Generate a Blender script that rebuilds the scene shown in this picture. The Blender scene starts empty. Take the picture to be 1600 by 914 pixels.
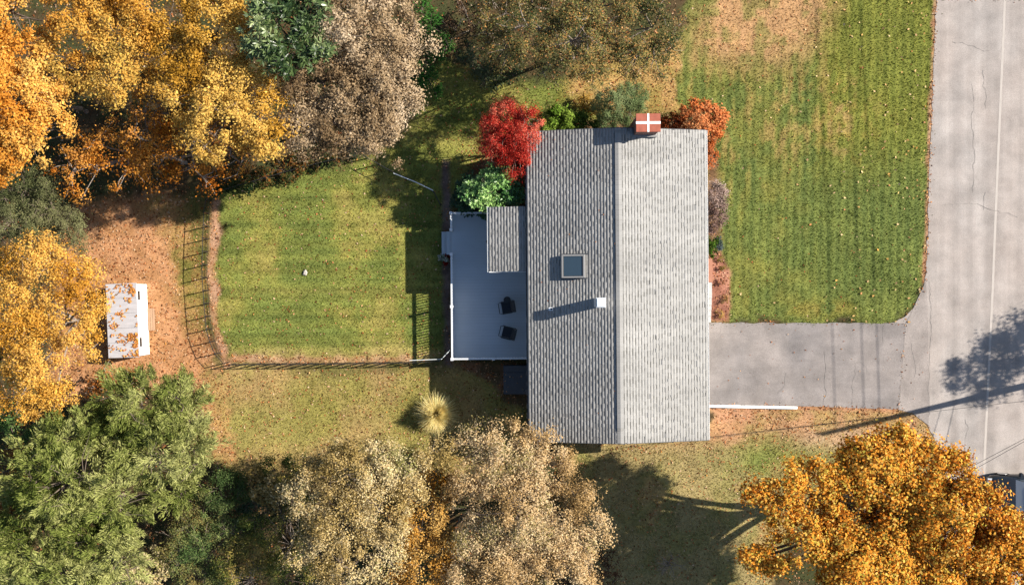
import bpy, bmesh, math
import numpy as np
from mathutils import Vector, Matrix

scene = bpy.context.scene
COL = scene.collection
rng = np.random.default_rng(11)
R = math.radians

# ------------------------------------------------------------------ camera, sky, sun, exposure
CAM_H, FPX = 48.0, 1584.0            # drone height, focal length in photo pixels
cam_d = bpy.data.cameras.new('camera')
cam_d.sensor_width = 36.0
cam_d.lens = 36.0 * FPX / 1600.0
cam_d.clip_end = 600.0
cam = bpy.data.objects.new('camera', cam_d)
cam.location = (0, 0, CAM_H)
COL.objects.link(cam)
scene.camera = cam

SUN_EL, SUN_AZ = R(36.5), R(13.4)     # elevation; direction towards the sun, counted from +X to +Y
world = bpy.data.worlds.new('World')
scene.world = world
world.use_nodes = True
wn = world.node_tree.nodes
sky = wn.new('ShaderNodeTexSky')
sky.sky_type = 'NISHITA'
sky.sun_disc = False
sky.sun_elevation = SUN_EL
sky.sun_rotation = R(90) - SUN_AZ
sky.air_density = 1.4
sky.ozone_density = 4.0
bgn = wn['Background']
bgn.inputs['Strength'].default_value = 0.060
world.node_tree.links.new(sky.outputs[0], bgn.inputs['Color'])

sun_d = bpy.data.lights.new('sun', 'SUN')
sun_d.energy = 5.0
sun_d.angle = R(0.5)
sun_d.color = (1.0, 0.93, 0.82)
sun = bpy.data.objects.new('sun', sun_d)
TOSUN = Vector((math.cos(SUN_EL) * math.cos(SUN_AZ), math.cos(SUN_EL) * math.sin(SUN_AZ), math.sin(SUN_EL)))
sun.rotation_euler = TOSUN.to_track_quat('Z', 'Y').to_euler()
sun.location = (30, 10, 40)
COL.objects.link(sun)

scene.view_settings.view_transform = 'Standard'
scene.view_settings.look = 'None'
scene.view_settings.gamma = 1.0
scene.view_settings.exposure = 1.2
scene.render.engine = 'CYCLES'
scene.render.filter_size = 1.1
scene.cycles.use_denoising = True
scene.cycles.denoising_prefilter = 'NONE'
scene.cycles.max_bounces = 5
scene.cycles.diffuse_bounces = 3
scene.cycles.transmission_bounces = 4

# ------------------------------------------------------------------ helpers
KEXP = 1.85


def lin(c):
    c = np.asarray(c, float) / 255.0
    return np.where(c <= 0.04045, c / 12.92, ((c + 0.055) / 1.055) ** 2.4)


def A(*c, k=1.0):
    """real-world base colour of a surface whose sunlit look in the photograph is c"""
    if len(c) == 1:
        c = c[0]
    return np.clip(lin(c) / KEXP * k, 0.003, 0.85)


def G(px, py, z=0.0):
    """photo pixel -> point at height z"""
    s = FPX / (CAM_H - z)
    return np.array([(px - 800.0) / s, -(py - 457.0) / s, z])


def link(o, parent=None):
    COL.objects.link(o)
    if parent is not None:
        o.parent = parent
    return o


def tag(o, label=None, cat=None, group=None, kind=None):
    if label: o['label'] = label
    if cat: o['category'] = cat
    if group: o['group'] = group
    if kind: o['kind'] = kind
    return o


def empty(name, loc, rz=0.0):
    o = bpy.data.objects.new(name, None)
    o.location = loc
    o.rotation_euler = (0, 0, rz)
    o.empty_display_size = 0.3
    COL.objects.link(o)
    return o


def raw_mesh(name, V, F, n, mat, col=None, tone=None, smooth=False, extra=None):
    me = bpy.data.meshes.new(name)
    V = np.ascontiguousarray(V, dtype=np.float32)
    F = np.ascontiguousarray(F, dtype=np.int32)
    nf = len(F)
    me.vertices.add(len(V))
    me.vertices.foreach_set('co', V.ravel())
    me.loops.add(nf * n)
    me.loops.foreach_set('vertex_index', F.ravel())
    me.polygons.add(nf)
    me.polygons.foreach_set('loop_start', np.arange(nf, dtype=np.int32) * n)
    me.polygons.foreach_set('loop_total', np.full(nf, n, dtype=np.int32))
    if smooth:
        me.polygons.foreach_set('use_smooth', np.ones(nf, dtype=bool))
    me.update(calc_edges=True)
    if col is not None:
        dom = 'FACE' if len(col) == nf else 'POINT'
        a = me.attributes.new('col', 'FLOAT_COLOR', dom)
        c4 = np.ones((len(col), 4), np.float32)
        c4[:, :3] = col
        a.data.foreach_set('color', c4.ravel())
    if tone is not None:
        a = me.attributes.new('tone', 'FLOAT', 'FACE')
        a.data.foreach_set('value', np.ascontiguousarray(tone, np.float32))
    me.materials.append(mat)
    return me


def raw_obj(name, V, F, n, mat, parent=None, **kw):
    return link(bpy.data.objects.new(name, raw_mesh(name, V, F, n, mat, **kw)), parent)


class MB:
    """collects boxes, tubes and faces into one mesh"""

    def __init__(s):
        s.v, s.f = [], []

    def add(s, verts, faces):
        b = len(s.v)
        s.v += [tuple(map(float, p)) for p in verts]
        s.f += [tuple(i + b for i in f) for f in faces]

    def box(s, x0, x1, y0, y1, z0, z1, M=None):
        vs = [Vector(p) for p in ((x0, y0, z0), (x1, y0, z0), (x1, y1, z0), (x0, y1, z0), (x0, y0, z1), (x1, y0, z1), (x1, y1, z1), (x0, y1, z1))]
        if M is not None:
            vs = [M @ p for p in vs]
        s.add(vs, [(0, 3, 2, 1), (4, 5, 6, 7), (0, 1, 5, 4), (1, 2, 6, 5), (2, 3, 7, 6), (3, 0, 4, 7)])

    def tube(s, pts, rad, n=6, cap=True, curve=False):
        pts = [Vector(p) for p in pts]
        if curve and len(pts) == 3:
            a, m_, b = pts; c = m_ * 2 - (a + b) / 2
            ts = [0, 0.2, 0.4, 0.6, 0.8, 1.0]
            pts = [a * (1 - t) ** 2 + c * 2 * t * (1 - t) + b * t * t for t in ts]
            rad = [rad[0] + (rad[1] - rad[0]) * t * 2 if t < 0.5 else rad[1] + (rad[2] - rad[1]) * (t * 2 - 1) for t in ts]
        if not hasattr(rad, '__len__'):
            rad = [rad] * len(pts)
        rings = []
        for i, p in enumerate(pts):
            d = (pts[min(i + 1, len(pts) - 1)] - pts[max(i - 1, 0)])
            if d.length < 1e-9: d = Vector((0, 0, 1))
            d.normalize()
            u = d.cross(Vector((0, 0, 1)))
            if u.length < 1e-3: u = d.cross(Vector((1, 0, 0)))
            u.normalize(); w = d.cross(u)
            rings.append([p + (u * math.cos(2 * math.pi * k / n) + w * math.sin(2 * math.pi * k / n)) * rad[i] for k in range(n)])
        fs = []
        for i in range(len(pts) - 1):
            for k in range(n):
                fs.append((i * n + k, i * n + (k + 1) % n, (i + 1) * n + (k + 1) % n, (i + 1) * n + k))
        if cap:
            fs.append(tuple(range(n - 1, -1, -1)))
            fs.append(tuple((len(pts) - 1) * n + k for k in range(n)))
        s.add([p for r in rings for p in r], fs)

    def loft(s, rings, closed=True, cap=True):
        n = len(rings[0]); fs = []
        for i in range(len(rings) - 1):
            for k in range(n if closed else n - 1):
                fs.append((i * n + k, i * n + (k + 1) % n, (i + 1) * n + (k + 1) % n, (i + 1) * n + k))
        if cap:
            fs.append(tuple(range(n - 1, -1, -1)))
            fs.append(tuple((len(rings) - 1) * n + k for k in range(n)))
        s.add([p for r in rings for p in r], fs)

    def build(s, name, mat, parent=None, smooth=False, bevel=0.0):
        me = bpy.data.meshes.new(name)
        me.from_pydata(s.v, [], s.f)
        if smooth:
            for p in me.polygons: p.use_smooth = True
        if bevel > 0:
            bm = bmesh.new(); bm.from_mesh(me)
            bmesh.ops.bevel(bm, geom=bm.edges[:], offset=bevel, segments=2, affect='EDGES', clamp_overlap=True)
            bm.to_mesh(me); bm.free()
        me.materials.append(mat)
        me.update()
        return link(bpy.data.objects.new(name, me), parent)


# ------------------------------------------------------------------ numpy noise
_T = np.random.default_rng(3).random((8, 256, 256))


def vnoise(x, y, seed=0):
    xi, yi = np.floor(x).astype(int), np.floor(y).astype(int)
    fx, fy = x - xi, y - yi
    fx, fy = fx * fx * (3 - 2 * fx), fy * fy * (3 - 2 * fy)
    T = _T[seed % 8]; o = 37 * (seed // 8)
    g = lambda a, b: T[(a + o) & 255, (b + o) & 255]
    return (g(xi, yi) * (1 - fx) + g(xi + 1, yi) * fx) * (1 - fy) + (g(xi, yi + 1) * (1 - fx) + g(xi + 1, yi + 1) * fx) * fy


def fbm(x, y, seed=0, o=4):
    r, a, t = 0, 1.0, 0
    for i in range(o):
        r = r + a * vnoise(x * 2 ** i + 13.1 * i, y * 2 ** i + 7.7 * i, seed + i); t += a; a *= 0.55
    return r / t


def sstep(a, b, x):
    t = np.clip((x - a) / (b - a), 0, 1)
    return t * t * (3 - 2 * t)


def polydist(px, py, poly):
    """signed distance to a polygon in pixels, positive inside"""
    d = np.full(px.shape, 1e9); ins = np.zeros(px.shape, bool)
    n = len(poly)
    for i in range(n):
        ax, ay = poly[i]; bx, by = poly[(i + 1) % n]
        ex, ey = bx - ax, by - ay
        t = np.clip(((px - ax) * ex + (py - ay) * ey) / (ex * ex + ey * ey + 1e-9), 0, 1)
        d = np.minimum(d, np.hypot(px - ax - t * ex, py - ay - t * ey))
        c = ((ay > py) != (by > py))
        xc = ex * (py - ay) / (ey if abs(ey) > 1e-9 else 1e-9) + ax
        ins ^= c & (px < xc)
    return np.where(ins, d, -d)


def linedist(px, py, pts):
    d = np.full(px.shape, 1e9)
    for (ax, ay), (bx, by) in zip(pts[:-1], pts[1:]):
        ex, ey = bx - ax, by - ay
        t = np.clip(((px - ax) * ex + (py - ay) * ey) / (ex * ex + ey * ey + 1e-9), 0, 1)
        d = np.minimum(d, np.hypot(px - ax - t * ex, py - ay - t * ey))
    return d


# ------------------------------------------------------------------ materials
def nodes_of(m):
    m.use_nodes = True
    nt = m.node_tree
    return nt, nt.nodes, nt.links


def mat(name, c, rough=0.7, spec=0.3, metal=0.0, var=0.0, vscale=6.0, stretch=(1, 1, 1), bump=0.0, bscale=60.0, c2=None):
    m = bpy.data.materials.new(name)
    nt, N, L = nodes_of(m)
    b = N['Principled BSDF']
    b.inputs['Base Color'].default_value = (*c, 1)
    b.inputs['Roughness'].default_value = rough
    b.inputs['Specular IOR Level'].default_value = spec
    b.inputs['Metallic'].default_value = metal
    tc = N.new('ShaderNodeTexCoord')
    if var > 0 or c2 is not None:
        mp = N.new('ShaderNodeMapping'); mp.inputs['Scale'].default_value = stretch
        L.new(tc.outputs['Object'], mp.inputs['Vector'])
        nz = N.new('ShaderNodeTexNoise'); nz.inputs['Scale'].default_value = vscale; nz.inputs['Detail'].default_value = 6; nz.inputs['Roughness'].default_value = 0.65
        L.new(mp.outputs[0], nz.inputs['Vector'])
        rp = N.new('ShaderNodeValToRGB')
        c = np.asarray(c, float)
        lo = c * (1 - var); hi = np.asarray(c2, float) if c2 is not None else c * (1 + var)
        rp.color_ramp.elements[0].position = 0.3; rp.color_ramp.elements[1].position = 0.7
        rp.color_ramp.elements[0].color = (*lo, 1); rp.color_ramp.elements[1].color = (*hi, 1)
        L.new(nz.outputs['Fac'], rp.inputs['Fac'])
        L.new(rp.outputs['Color'], b.inputs['Base Color'])
    if bump > 0:
        n2 = N.new('ShaderNodeTexNoise'); n2.inputs['Scale'].default_value = bscale; n2.inputs['Detail'].default_value = 4
        L.new(tc.outputs['Object'], n2.inputs['Vector'])
        bp = N.new('ShaderNodeBump'); bp.inputs['Strength'].default_value = bump; bp.inputs['Distance'].default_value = 0.02
        L.new(n2.outputs['Fac'], bp.inputs['Height']); L.new(bp.outputs['Normal'], b.inputs['Normal'])
    return m


def leaf_mat(name, trans=0.3, rough=0.6, gloss=0.0):
    m = bpy.data.materials.new(name)
    nt, N, L = nodes_of(m)
    N.remove(N['Principled BSDF'])
    at = N.new('ShaderNodeAttribute'); at.attribute_name = 'col'
    d = N.new('ShaderNodeBsdfDiffuse'); t = N.new('ShaderNodeBsdfTranslucent'); mx = N.new('ShaderNodeMixShader')
    mx.inputs[0].default_value = trans
    L.new(at.outputs['Color'], d.inputs['Color']); L.new(at.outputs['Color'], t.inputs['Color'])
    L.new(d.outputs[0], mx.inputs[1]); L.new(t.outputs[0], mx.inputs[2])
    out = mx
    if gloss > 0:
        g = N.new('ShaderNodeBsdfGlossy'); g.inputs['Roughness'].default_value = 0.35
        m2 = N.new('ShaderNodeMixShader'); m2.inputs[0].default_value = gloss
        L.new(mx.outputs[0], m2.inputs[1]); L.new(g.outputs[0], m2.inputs[2]); out = m2
    L.new(out.outputs[0], N['Material Output'].inputs['Surface'])
    return m


M = {}
M['leaf'] = leaf_mat('leaf', 0.30)
M['leaf_gloss'] = leaf_mat('glossy_leaf', 0.15, gloss=0.03)
M['grass'] = leaf_mat('grass_blade', 0.25)
M['litter'] = leaf_mat('dry_leaf', 0.15)
M['bark'] = mat('bark', (0.13, 0.10, 0.08), 0.9, 0.1, var=0.35, vscale=9, stretch=(1, 1, 0.3), bump=0.4, bscale=25)
M['bark_pale'] = mat('pale_bark', (0.22, 0.18, 0.15), 0.9, 0.1, var=0.3, vscale=9, bump=0.3, bscale=25)
M['white_paint'] = mat('white_paint', (0.78, 0.78, 0.77), 0.5, 0.4, var=0.04, vscale=3)
M['white_metal'] = mat('white_metal', (0.74, 0.75, 0.77), 0.35, 0.5, var=0.05, vscale=4)
M['deck'] = mat('deck_board', (0.37, 0.42, 0.47), 0.6, 0.3, var=0.05, vscale=1.2, stretch=(0.5, 2, 1), bump=0.1, bscale=40)
M['siding'] = mat('siding', (0.50, 0.50, 0.49), 0.6, 0.3, var=0.05, vscale=2)
M['dark_glass'] = mat('dark_glass', (0.03, 0.05, 0.07), 0.06, 0.8)
M['black_metal'] = mat('black_metal', (0.016, 0.017, 0.018), 0.45, 0.4)
M['sky_glint_rail'] = mat('sky_glint_rail', (0.62, 0.65, 0.66), 0.4, 0.5)  # pale colour paints the sky reflected in the glossy black fence rail
M['black_fabric'] = mat('black_mesh_fabric', (0.03, 0.034, 0.042), 0.8, 0.2, var=0.3, vscale=30)
M['dark_slate'] = mat('dark_painted_steel', (0.05, 0.055, 0.065), 0.6, 0.3, var=0.15, vscale=5, bump=0.1)
M['concrete'] = mat('concrete', (0.36, 0.35, 0.34), 0.85, 0.2, var=0.12, vscale=7, bump=0.2, bscale=50)
M['terracotta'] = mat('terracotta', A(190, 112, 92), 0.85, 0.15, var=0.16, vscale=5, bump=0.2, bscale=40)
M['landing'] = mat('brick_landing', A(196, 140, 116), 0.85, 0.15, var=0.14, vscale=9, bump=0.2)
M['wood'] = mat('weathered_wood', A(196, 160, 130), 0.85, 0.15, var=0.15, vscale=4, stretch=(6, 1, 1), bump=0.2)
M['pole_wood'] = mat('pole_wood', (0.16, 0.12, 0.09), 0.9, 0.1, var=0.3, vscale=6, stretch=(1, 1, 0.2), bump=0.3)
M['ceramic'] = mat('stone_scrap', A(215, 205, 195), 0.6, 0.3, var=0.1)
M['car_paint'] = mat('car_paint', (0.012, 0.014, 0.018), 0.18, 0.6)
M['rubber'] = mat('rubber', (0.012, 0.012, 0.012), 0.85, 0.2)
M['alloy'] = mat('alloy', (0.5, 0.5, 0.52), 0.3, 0.5, metal=0.8)
M['lamp_and_glare_glass'] = mat('lamp_and_glare_glass', (0.38, 0.40, 0.43), 0.1, 0.6)  # headlight lens colour; on the windscreen it is painted sky glare
M['skylight_frame'] = mat('skylight_frame', (0.22, 0.215, 0.21), 0.5, 0.4, var=0.06)
M['flue_metal'] = mat('flue_metal', (0.50, 0.53, 0.57), 0.4, 0.5, var=0.08, vscale=6)
M['vent_grey'] = mat('vent_grey', (0.20, 0.195, 0.185), 0.9, 0.1, var=0.15, vscale=8)
M['rail_paint'] = mat('rail_paint', (0.55, 0.57, 0.60), 0.5, 0.4, var=0.04)
M['crack'] = mat('crack', (0.19, 0.175, 0.165), 0.95, 0.05)
M['seam'] = mat('seam', A(212, 202, 194), 0.9, 0.1, var=0.1, vscale=8, stretch=(3, 0.3, 1))
M['shed_roof'] = mat('shed_roof', (0.46, 0.44, 0.45), 0.7, 0.25, var=0.13, vscale=2.5, stretch=(0.6, 3, 1))

# attribute coloured ground
m = bpy.data.materials.new('ground'); M['ground'] = m
nt, N, L = nodes_of(m)
b = N['Principled BSDF']; b.inputs['Roughness'].default_value = 0.95; b.inputs['Specular IOR Level'].default_value = 0.08
at = N.new('ShaderNodeAttribute'); at.attribute_name = 'col'
tc = N.new('ShaderNodeTexCoord')
nz = N.new('ShaderNodeTexNoise'); nz.inputs['Scale'].default_value = 9.0; nz.inputs['Detail'].default_value = 8; nz.inputs['Roughness'].default_value = 0.75
L.new(tc.outputs['Object'], nz.inputs['Vector'])
mr = N.new('ShaderNodeMapRange'); mr.inputs['From Min'].default_value = 0.3; mr.inputs['From Max'].default_value = 0.7; mr.inputs['To Min'].default_value = 0.62; mr.inputs['To Max'].default_value = 1.38
L.new(nz.outputs['Fac'], mr.inputs['Value'])
mx = N.new('ShaderNodeVectorMath'); mx.operation = 'SCALE'
L.new(at.outputs['Color'], mx.inputs[0]); L.new(mr.outputs[0], mx.inputs['Scale'])
L.new(mx.outputs[0], b.inputs['Base Color'])
bp = N.new('ShaderNodeBump'); bp.inputs['Strength'].default_value = 0.6; bp.inputs['Distance'].default_value = 0.05
L.new(nz.outputs['Fac'], bp.inputs['Height']); L.new(bp.outputs['Normal'], b.inputs['Normal'])


def asphalt(name, base, warm, streak, blot):
    m = bpy.data.materials.new(name)
    nt, N, L = nodes_of(m)
    b = N['Principled BSDF']; b.inputs['Roughness'].default_value = 0.9; b.inputs['Specular IOR Level'].default_value = 0.15
    tc = N.new('ShaderNodeTexCoord')

    def noise(scale, stretch, detail=5):
        mp = N.new('ShaderNodeMapping'); mp.inputs['Scale'].default_value = stretch
        L.new(tc.outputs['Object'], mp.inputs['Vector'])
        n = N.new('ShaderNodeTexNoise'); n.inputs['Scale'].default_value = scale; n.inputs['Detail'].default_value = detail; n.inputs['Roughness'].default_value = 0.6
        L.new(mp.outputs[0], n.inputs['Vector']); return n.outputs['Fac']

    def rng_(sock, lo, hi, f0=0.3, f1=0.7):
        r = N.new('ShaderNodeMapRange'); r.inputs['From Min'].default_value = f0; r.inputs['From Max'].default_value = f1
        r.inputs['To Min'].default_value = lo; r.inputs['To Max'].default_value = hi
        L.new(sock, r.inputs['Value']); return r.outputs[0]

    def mul(a, c):
        k = N.new('ShaderNodeMath'); k.operation = 'MULTIPLY'; L.new(a, k.inputs[0]); L.new(c, k.inputs[1]); return k.outputs[0]
    fac = mul(mul(rng_(noise(1.0, streak), 0.80, 1.12), rng_(noise(blot, (1, 1, 1), 7), 0.76, 1.18)), rng_(noise(26, (1, 1, 1), 6), 0.80, 1.22))
    mixc = N.new('ShaderNodeMix'); mixc.data_type = 'RGBA'
    mixc.inputs['A'].default_value = (*base, 1); mixc.inputs['B'].default_value = (*warm, 1)
    L.new(rng_(noise(0.35, (1, 0.6, 1), 4), 0, 1), mixc.inputs['Factor'])
    sc = N.new('ShaderNodeVectorMath'); sc.operation = 'SCALE'
    L.new(mixc.outputs['Result'], sc.inputs[0]); L.new(fac, sc.inputs['Scale']); L.new(sc.outputs[0], b.inputs['Base Color'])
    bp = N.new('ShaderNodeBump'); bp.inputs['Strength'].default_value = 0.25; bp.inputs['Distance'].default_value = 0.01
    n3 = noise(90, (1, 1, 1), 2); L.new(n3, bp.inputs['Height']); L.new(bp.outputs['Normal'], b.inputs['Normal'])
    return m


M['road'] = asphalt('road_asphalt', A(190, 182, 177), A(194, 181, 173), (1.3, 0.03, 1), 0.8)
M['drive'] = asphalt('driveway_asphalt', A(148, 142, 141), A(176, 166, 161), (0.18, 0.8, 1), 0.9)
M['apron'] = asphalt('apron_asphalt', A(170, 161, 156), A(181, 170, 164), (0.8, 0.3, 1), 0.8)

# shingles: a tone per face (joined field) or per object (single pieces)
m = bpy.data.materials.new('shingle'); M['shingle'] = m
nt, N, L = nodes_of(m)
b = N['Principled BSDF']; b.inputs['Roughness'].default_value = 0.92; b.inputs['Specular IOR Level'].default_value = 0.12
at = N.new('ShaderNodeAttribute'); at.attribute_name = 'tone'
oi = N.new('ShaderNodeObjectInfo')
ad = N.new('ShaderNodeMath'); ad.operation = 'ADD'; L.new(at.outputs['Fac'], ad.inputs[0]); L.new(oi.outputs['Color'], ad.inputs[1])
fr = N.new('ShaderNodeMath'); fr.operation = 'SUBTRACT'; fr.inputs[1].default_value = 0.5; fr.use_clamp = True; L.new(ad.outputs[0], fr.inputs[0])
rp = N.new('ShaderNodeValToRGB'); rp.color_ramp.interpolation = 'LINEAR'
e = rp.color_ramp.elements
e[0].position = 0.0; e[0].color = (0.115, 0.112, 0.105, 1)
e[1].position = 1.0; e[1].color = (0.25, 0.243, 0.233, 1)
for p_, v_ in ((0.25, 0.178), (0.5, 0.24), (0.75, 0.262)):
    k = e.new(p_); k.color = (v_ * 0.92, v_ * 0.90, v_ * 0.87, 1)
L.new(fr.outputs[0], rp.inputs['Fac'])
tc = N.new('ShaderNodeTexCoord'); nz = N.new('ShaderNodeTexNoise'); nz.inputs['Scale'].default_value = 45; nz.inputs['Detail'].default_value = 3
nb = N.new('ShaderNodeTexNoise'); nb.inputs['Scale'].default_value = 0.55; nb.inputs['Detail'].default_value = 5
L.new(tc.outputs['Object'], nz.inputs['Vector'])
geo = N.new('ShaderNodeNewGeometry'); mpx = N.new('ShaderNodeMapping'); mpx.inputs['Scale'].default_value = (0.5, 1.8, 1); L.new(geo.outputs['Position'], mpx.inputs['Vector']); L.new(mpx.outputs[0], nb.inputs['Vector'])
r1 = N.new('ShaderNodeMapRange'); r1.inputs['From Min'].default_value = 0.3; r1.inputs['From Max'].default_value = 0.7; r1.inputs['To Min'].default_value = 0.78; r1.inputs['To Max'].default_value = 1.22
r2 = N.new('ShaderNodeMapRange'); r2.inputs['From Min'].default_value = 0.3; r2.inputs['From Max'].default_value = 0.7; r2.inputs['To Min'].default_value = 0.86; r2.inputs['To Max'].default_value = 1.1
L.new(nz.outputs['Fac'], r1.inputs['Value']); L.new(nb.outputs['Fac'], r2.inputs['Value'])
mm = N.new('ShaderNodeMath'); mm.operation = 'MULTIPLY'; L.new(r1.outputs[0], mm.inputs[0]); L.new(r2.outputs[0], mm.inputs[1])
sc = N.new('ShaderNodeVectorMath'); sc.operation = 'SCALE'; L.new(rp.outputs['Color'], sc.inputs[0]); L.new(mm.outputs[0], sc.inputs['Scale'])
L.new(sc.outputs[0], b.inputs['Base Color'])
M['roof_felt'] = mat('roof_felt', (0.10, 0.10, 0.10), 0.95, 0.1, var=0.2, vscale=12)

# brick for the chimney stack
m = bpy.data.materials.new('brick_stack'); M['brick'] = m
nt, N, L = nodes_of(m)
b = N['Principled BSDF']; b.inputs['Roughness'].default_value = 0.9
tc = N.new('ShaderNodeTexCoord'); sx = N.new('ShaderNodeSeparateXYZ'); L.new(tc.outputs['Object'], sx.inputs[0])
a1 = N.new('ShaderNodeMath'); L.new(sx.outputs[0], a1.inputs[0]); L.new(sx.outputs[1], a1.inputs[1])
cx = N.new('ShaderNodeCombineXYZ'); L.new(a1.outputs[0], cx.inputs[0]); L.new(sx.outputs[2], cx.inputs[1])
bt = N.new('ShaderNodeTexBrick'); bt.inputs['Scale'].default_value = 1.0; bt.inputs['Brick Width'].default_value = 0.21; bt.inputs['Row Height'].default_value = 0.07; bt.inputs['Mortar Size'].default_value = 0.008
bt.inputs['Color1'].default_value = (*A(150, 80, 62), 1); bt.inputs['Color2'].default_value = (*A(120, 62, 50), 1); bt.inputs['Mortar'].default_value = (0.25, 0.22, 0.2, 1)
L.new(cx.outputs[0], bt.inputs['Vector']); L.new(bt.outputs['Color'], b.inputs['Base Color'])

# ------------------------------------------------------------------ ground
ROAD_L = [(1473, -700), (1463, 0), (1457, 150), (1452, 260), (1449, 380), (1447, 432), (1441, 455), (1430, 478), (1414, 496), (1390, 505)]
ROAD_LS = [(1399, 638), (1425, 645), (1447, 660), (1461, 690), (1468, 740), (1470, 800), (1470, 1700)]
DRIVE = [(1104, 505), (1200, 505), (1390, 506), (1415, 505), (1404, 639), (1260, 634), (1104, 634)]
FENCE_W = [(345, 570), (338, 548), (331, 515), (327, 470), (324, 430), (325, 380), (328, 319)]
FENCE_S = [(690, 562), (643, 565), (500, 567), (362, 568), (345, 556)]


def zones(px, py):
    """colour of the ground cover, litter density and grass density at photo pixels"""
    n1 = fbm(px / 60, py / 60, 0, 4); n2 = fbm(px / 18, py / 18, 8, 3); n3 = fbm(px / 140 + 5, py / 140, 16, 3); n4 = fbm(px / 7, py / 7, 24, 2)
    wx = px + (n1 - 0.5) * 40 + (n2 - 0.5) * 26; wy = py + (fbm(px / 55 + 40, py / 55, 5, 3) - 0.5) * 40 + (n4 - 0.5) * 14
    c = np.zeros(px.shape + (3,)); lit = np.zeros(px.shape); gr = np.zeros(px.shape)

    def put(mask, ca, cb, nn, l, g):
        nonlocal c, lit, gr
        mm = mask[..., None]
        cc = A(ca) * (1 - nn[..., None]) + A(cb) * nn[..., None]
        c = c * (1 - mm) + cc * mm; lit = lit * (1 - mask) + l * mask; gr = gr * (1 - mask) + g * mask
    one = np.ones(px.shape)
    nA = sstep(0.35, 0.65, n1); nB = sstep(0.35, 0.65, n2); nC = sstep(0.35, 0.65, n3)
    # wood floor everywhere
    put(one, (92, 76, 54), (72, 74, 46), nB, 0.40, 0.25)
    P = lambda poly, w=10: sstep(-w, w, polydist(wx, wy, poly))
    # south grass strip
    put(P([(310, 572), (705, 572), (830, 560), (830, 720), (640, 740), (330, 740)], 14), (184, 154, 104), (160, 150, 86), sstep(0.3, 0.7, n1 * 0.7 + n3 * 0.3), 0.40, 0.9)
    put(P([(420, 590), (660, 585), (660, 690), (520, 680)], 40) * nA * 0.7, (148, 140, 74), (158, 144, 80), nB, 0.3, 1)
    # leaf carpet by the shed
    put(P([(100, 330), (250, 300), (292, 330), (312, 470), (332, 580), (250, 600), (80, 620)], 14), (202, 150, 108), (180, 132, 90), nB, 1.3, 0.08)
    put(P([(222, 325), (330, 300), (330, 520), (290, 520), (268, 400)], 20) * (0.50 + 0.4 * nA), (158, 134, 76), (128, 124, 62), nB, 0.6, 0.8)
    put(P([(305, 575), (345, 590), (370, 720), (330, 720)], 14) * 0.8, (208, 152, 108), (192, 150, 98), nB, 0.8, 0.5)
    # fenced back lawn
    back = P([(336, 300), (430, 280), (560, 246), (640, 205), (700, 200), (700, 562), (356, 562), (338, 530)], 9)
    st = 0.5 + 0.5 * np.sin((py + 3 * n1) / 21 * 2 * np.pi)
    put(back, (116, 129, 57), (146, 146, 74), np.clip(nA * 0.55 + st * 0.35, 0, 1), 0.17, 1.0)
    put(back * sstep(0.54, 0.74, n1) * 0.5, (176, 160, 92), (186, 164, 98), nB, 0.2, 0.8)
    put(back * sstep(528, 562, py) * 0.7, (190, 160, 112), (170, 150, 92), nB, 0.5, 0.7)
    put(back * np.exp(-((py - 455) / 5) ** 2) * (px > 360) * 0.3, (190, 170, 105), (180, 164, 100), nB, 0.1, 1)
    # north side yard
    north = P([(600, 270), (690, 90), (760, 120), (930, 130), (960, 200), (820, 200), (760, 260), (700, 330)], 14)
    put(north, (128, 136, 62), (158, 152, 82), nA, 0.25, 0.9)
    put(P([(930, 60), (1080, 60), (1110, 130), (1070, 180), (930, 180), (880, 150)], 16), (192, 156, 98), (170, 146, 84), nB, 0.75, 0.5)
    # front lawn
    front = P([(1060, 160), (1085, -400), (1470, -400), (1460, 150), (1449, 430), (1436, 462), (1412, 492), (1385, 504), (1104, 504), (1104, 160)], 5)
    stv = 0.5 + 0.5 * np.sin((px + 5 * n3 + 0.02 * py) / 13.5 * 2 * np.pi); stw = 0.5 + 0.5 * np.sin((px + 0.02 * py) / 41 * 2 * np.pi)
    put(front, (101, 119, 53), (129, 137, 67), np.clip(0.40 * nA + 0.45 * stv + 0.1 * stw, 0, 1), 0.02, 1.0)
    put(front * sstep(1262, 1290, px) * sstep(330, 180, py), (118, 126, 52), (140, 140, 66), np.clip(0.30 * nA + 0.5 * stv + 0.1 * stw, 0, 1), 0.02, 1.0)
    put(front * sstep(0.50, 0.66, fbm(px / 40, py / 70, 30, 4)) * sstep(1320, 1200, px) * 0.28, (172, 152, 86), (156, 146, 84), nB, 0.05, 0.8)
    put(front * np.exp(-(((px - 1310) / 55) ** 2 + ((py - 190) / 70) ** 2)) * sstep(0.46, 0.66, fbm(px / 8, py / 14, 33, 3)) * 0.7, (188, 152, 104), (170, 140, 80), nB, 0.1, 0.7)
    put(front * np.exp(-(((px - 1285) / 60) ** 2 + ((py - 482) / 16) ** 2)) * sstep(0.35, 0.6, n2) * 0.7, (178, 158, 92), (170, 150, 80), nB, 0.1, 0.8)
    dry = sstep(-45, 40, polydist(px + (n1 - 0.5) * 90, py + (n3 - 0.5) * 90, [(1075, -300), (1285, -300), (1276, 70), (1230, 105), (1180, 115), (1090, 95)]))
    put(dry * (0.35 + 0.65 * sstep(0.36, 0.56, n2)), (214, 164, 122), (196, 154, 110), nB, 0.15, 0.6)
    put(sstep(-60, 30, polydist(px, py, [(1060, 40), (1290, 110), (1300, 210), (1130, 300), (1110, 160), (1050, 150)])) * sstep(0.48, 0.62, fbm(px / 9, py / 30, 12, 3)) * 0.45, (196, 156, 106), (176, 150, 90), nB, 0.1, 0.7)
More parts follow.
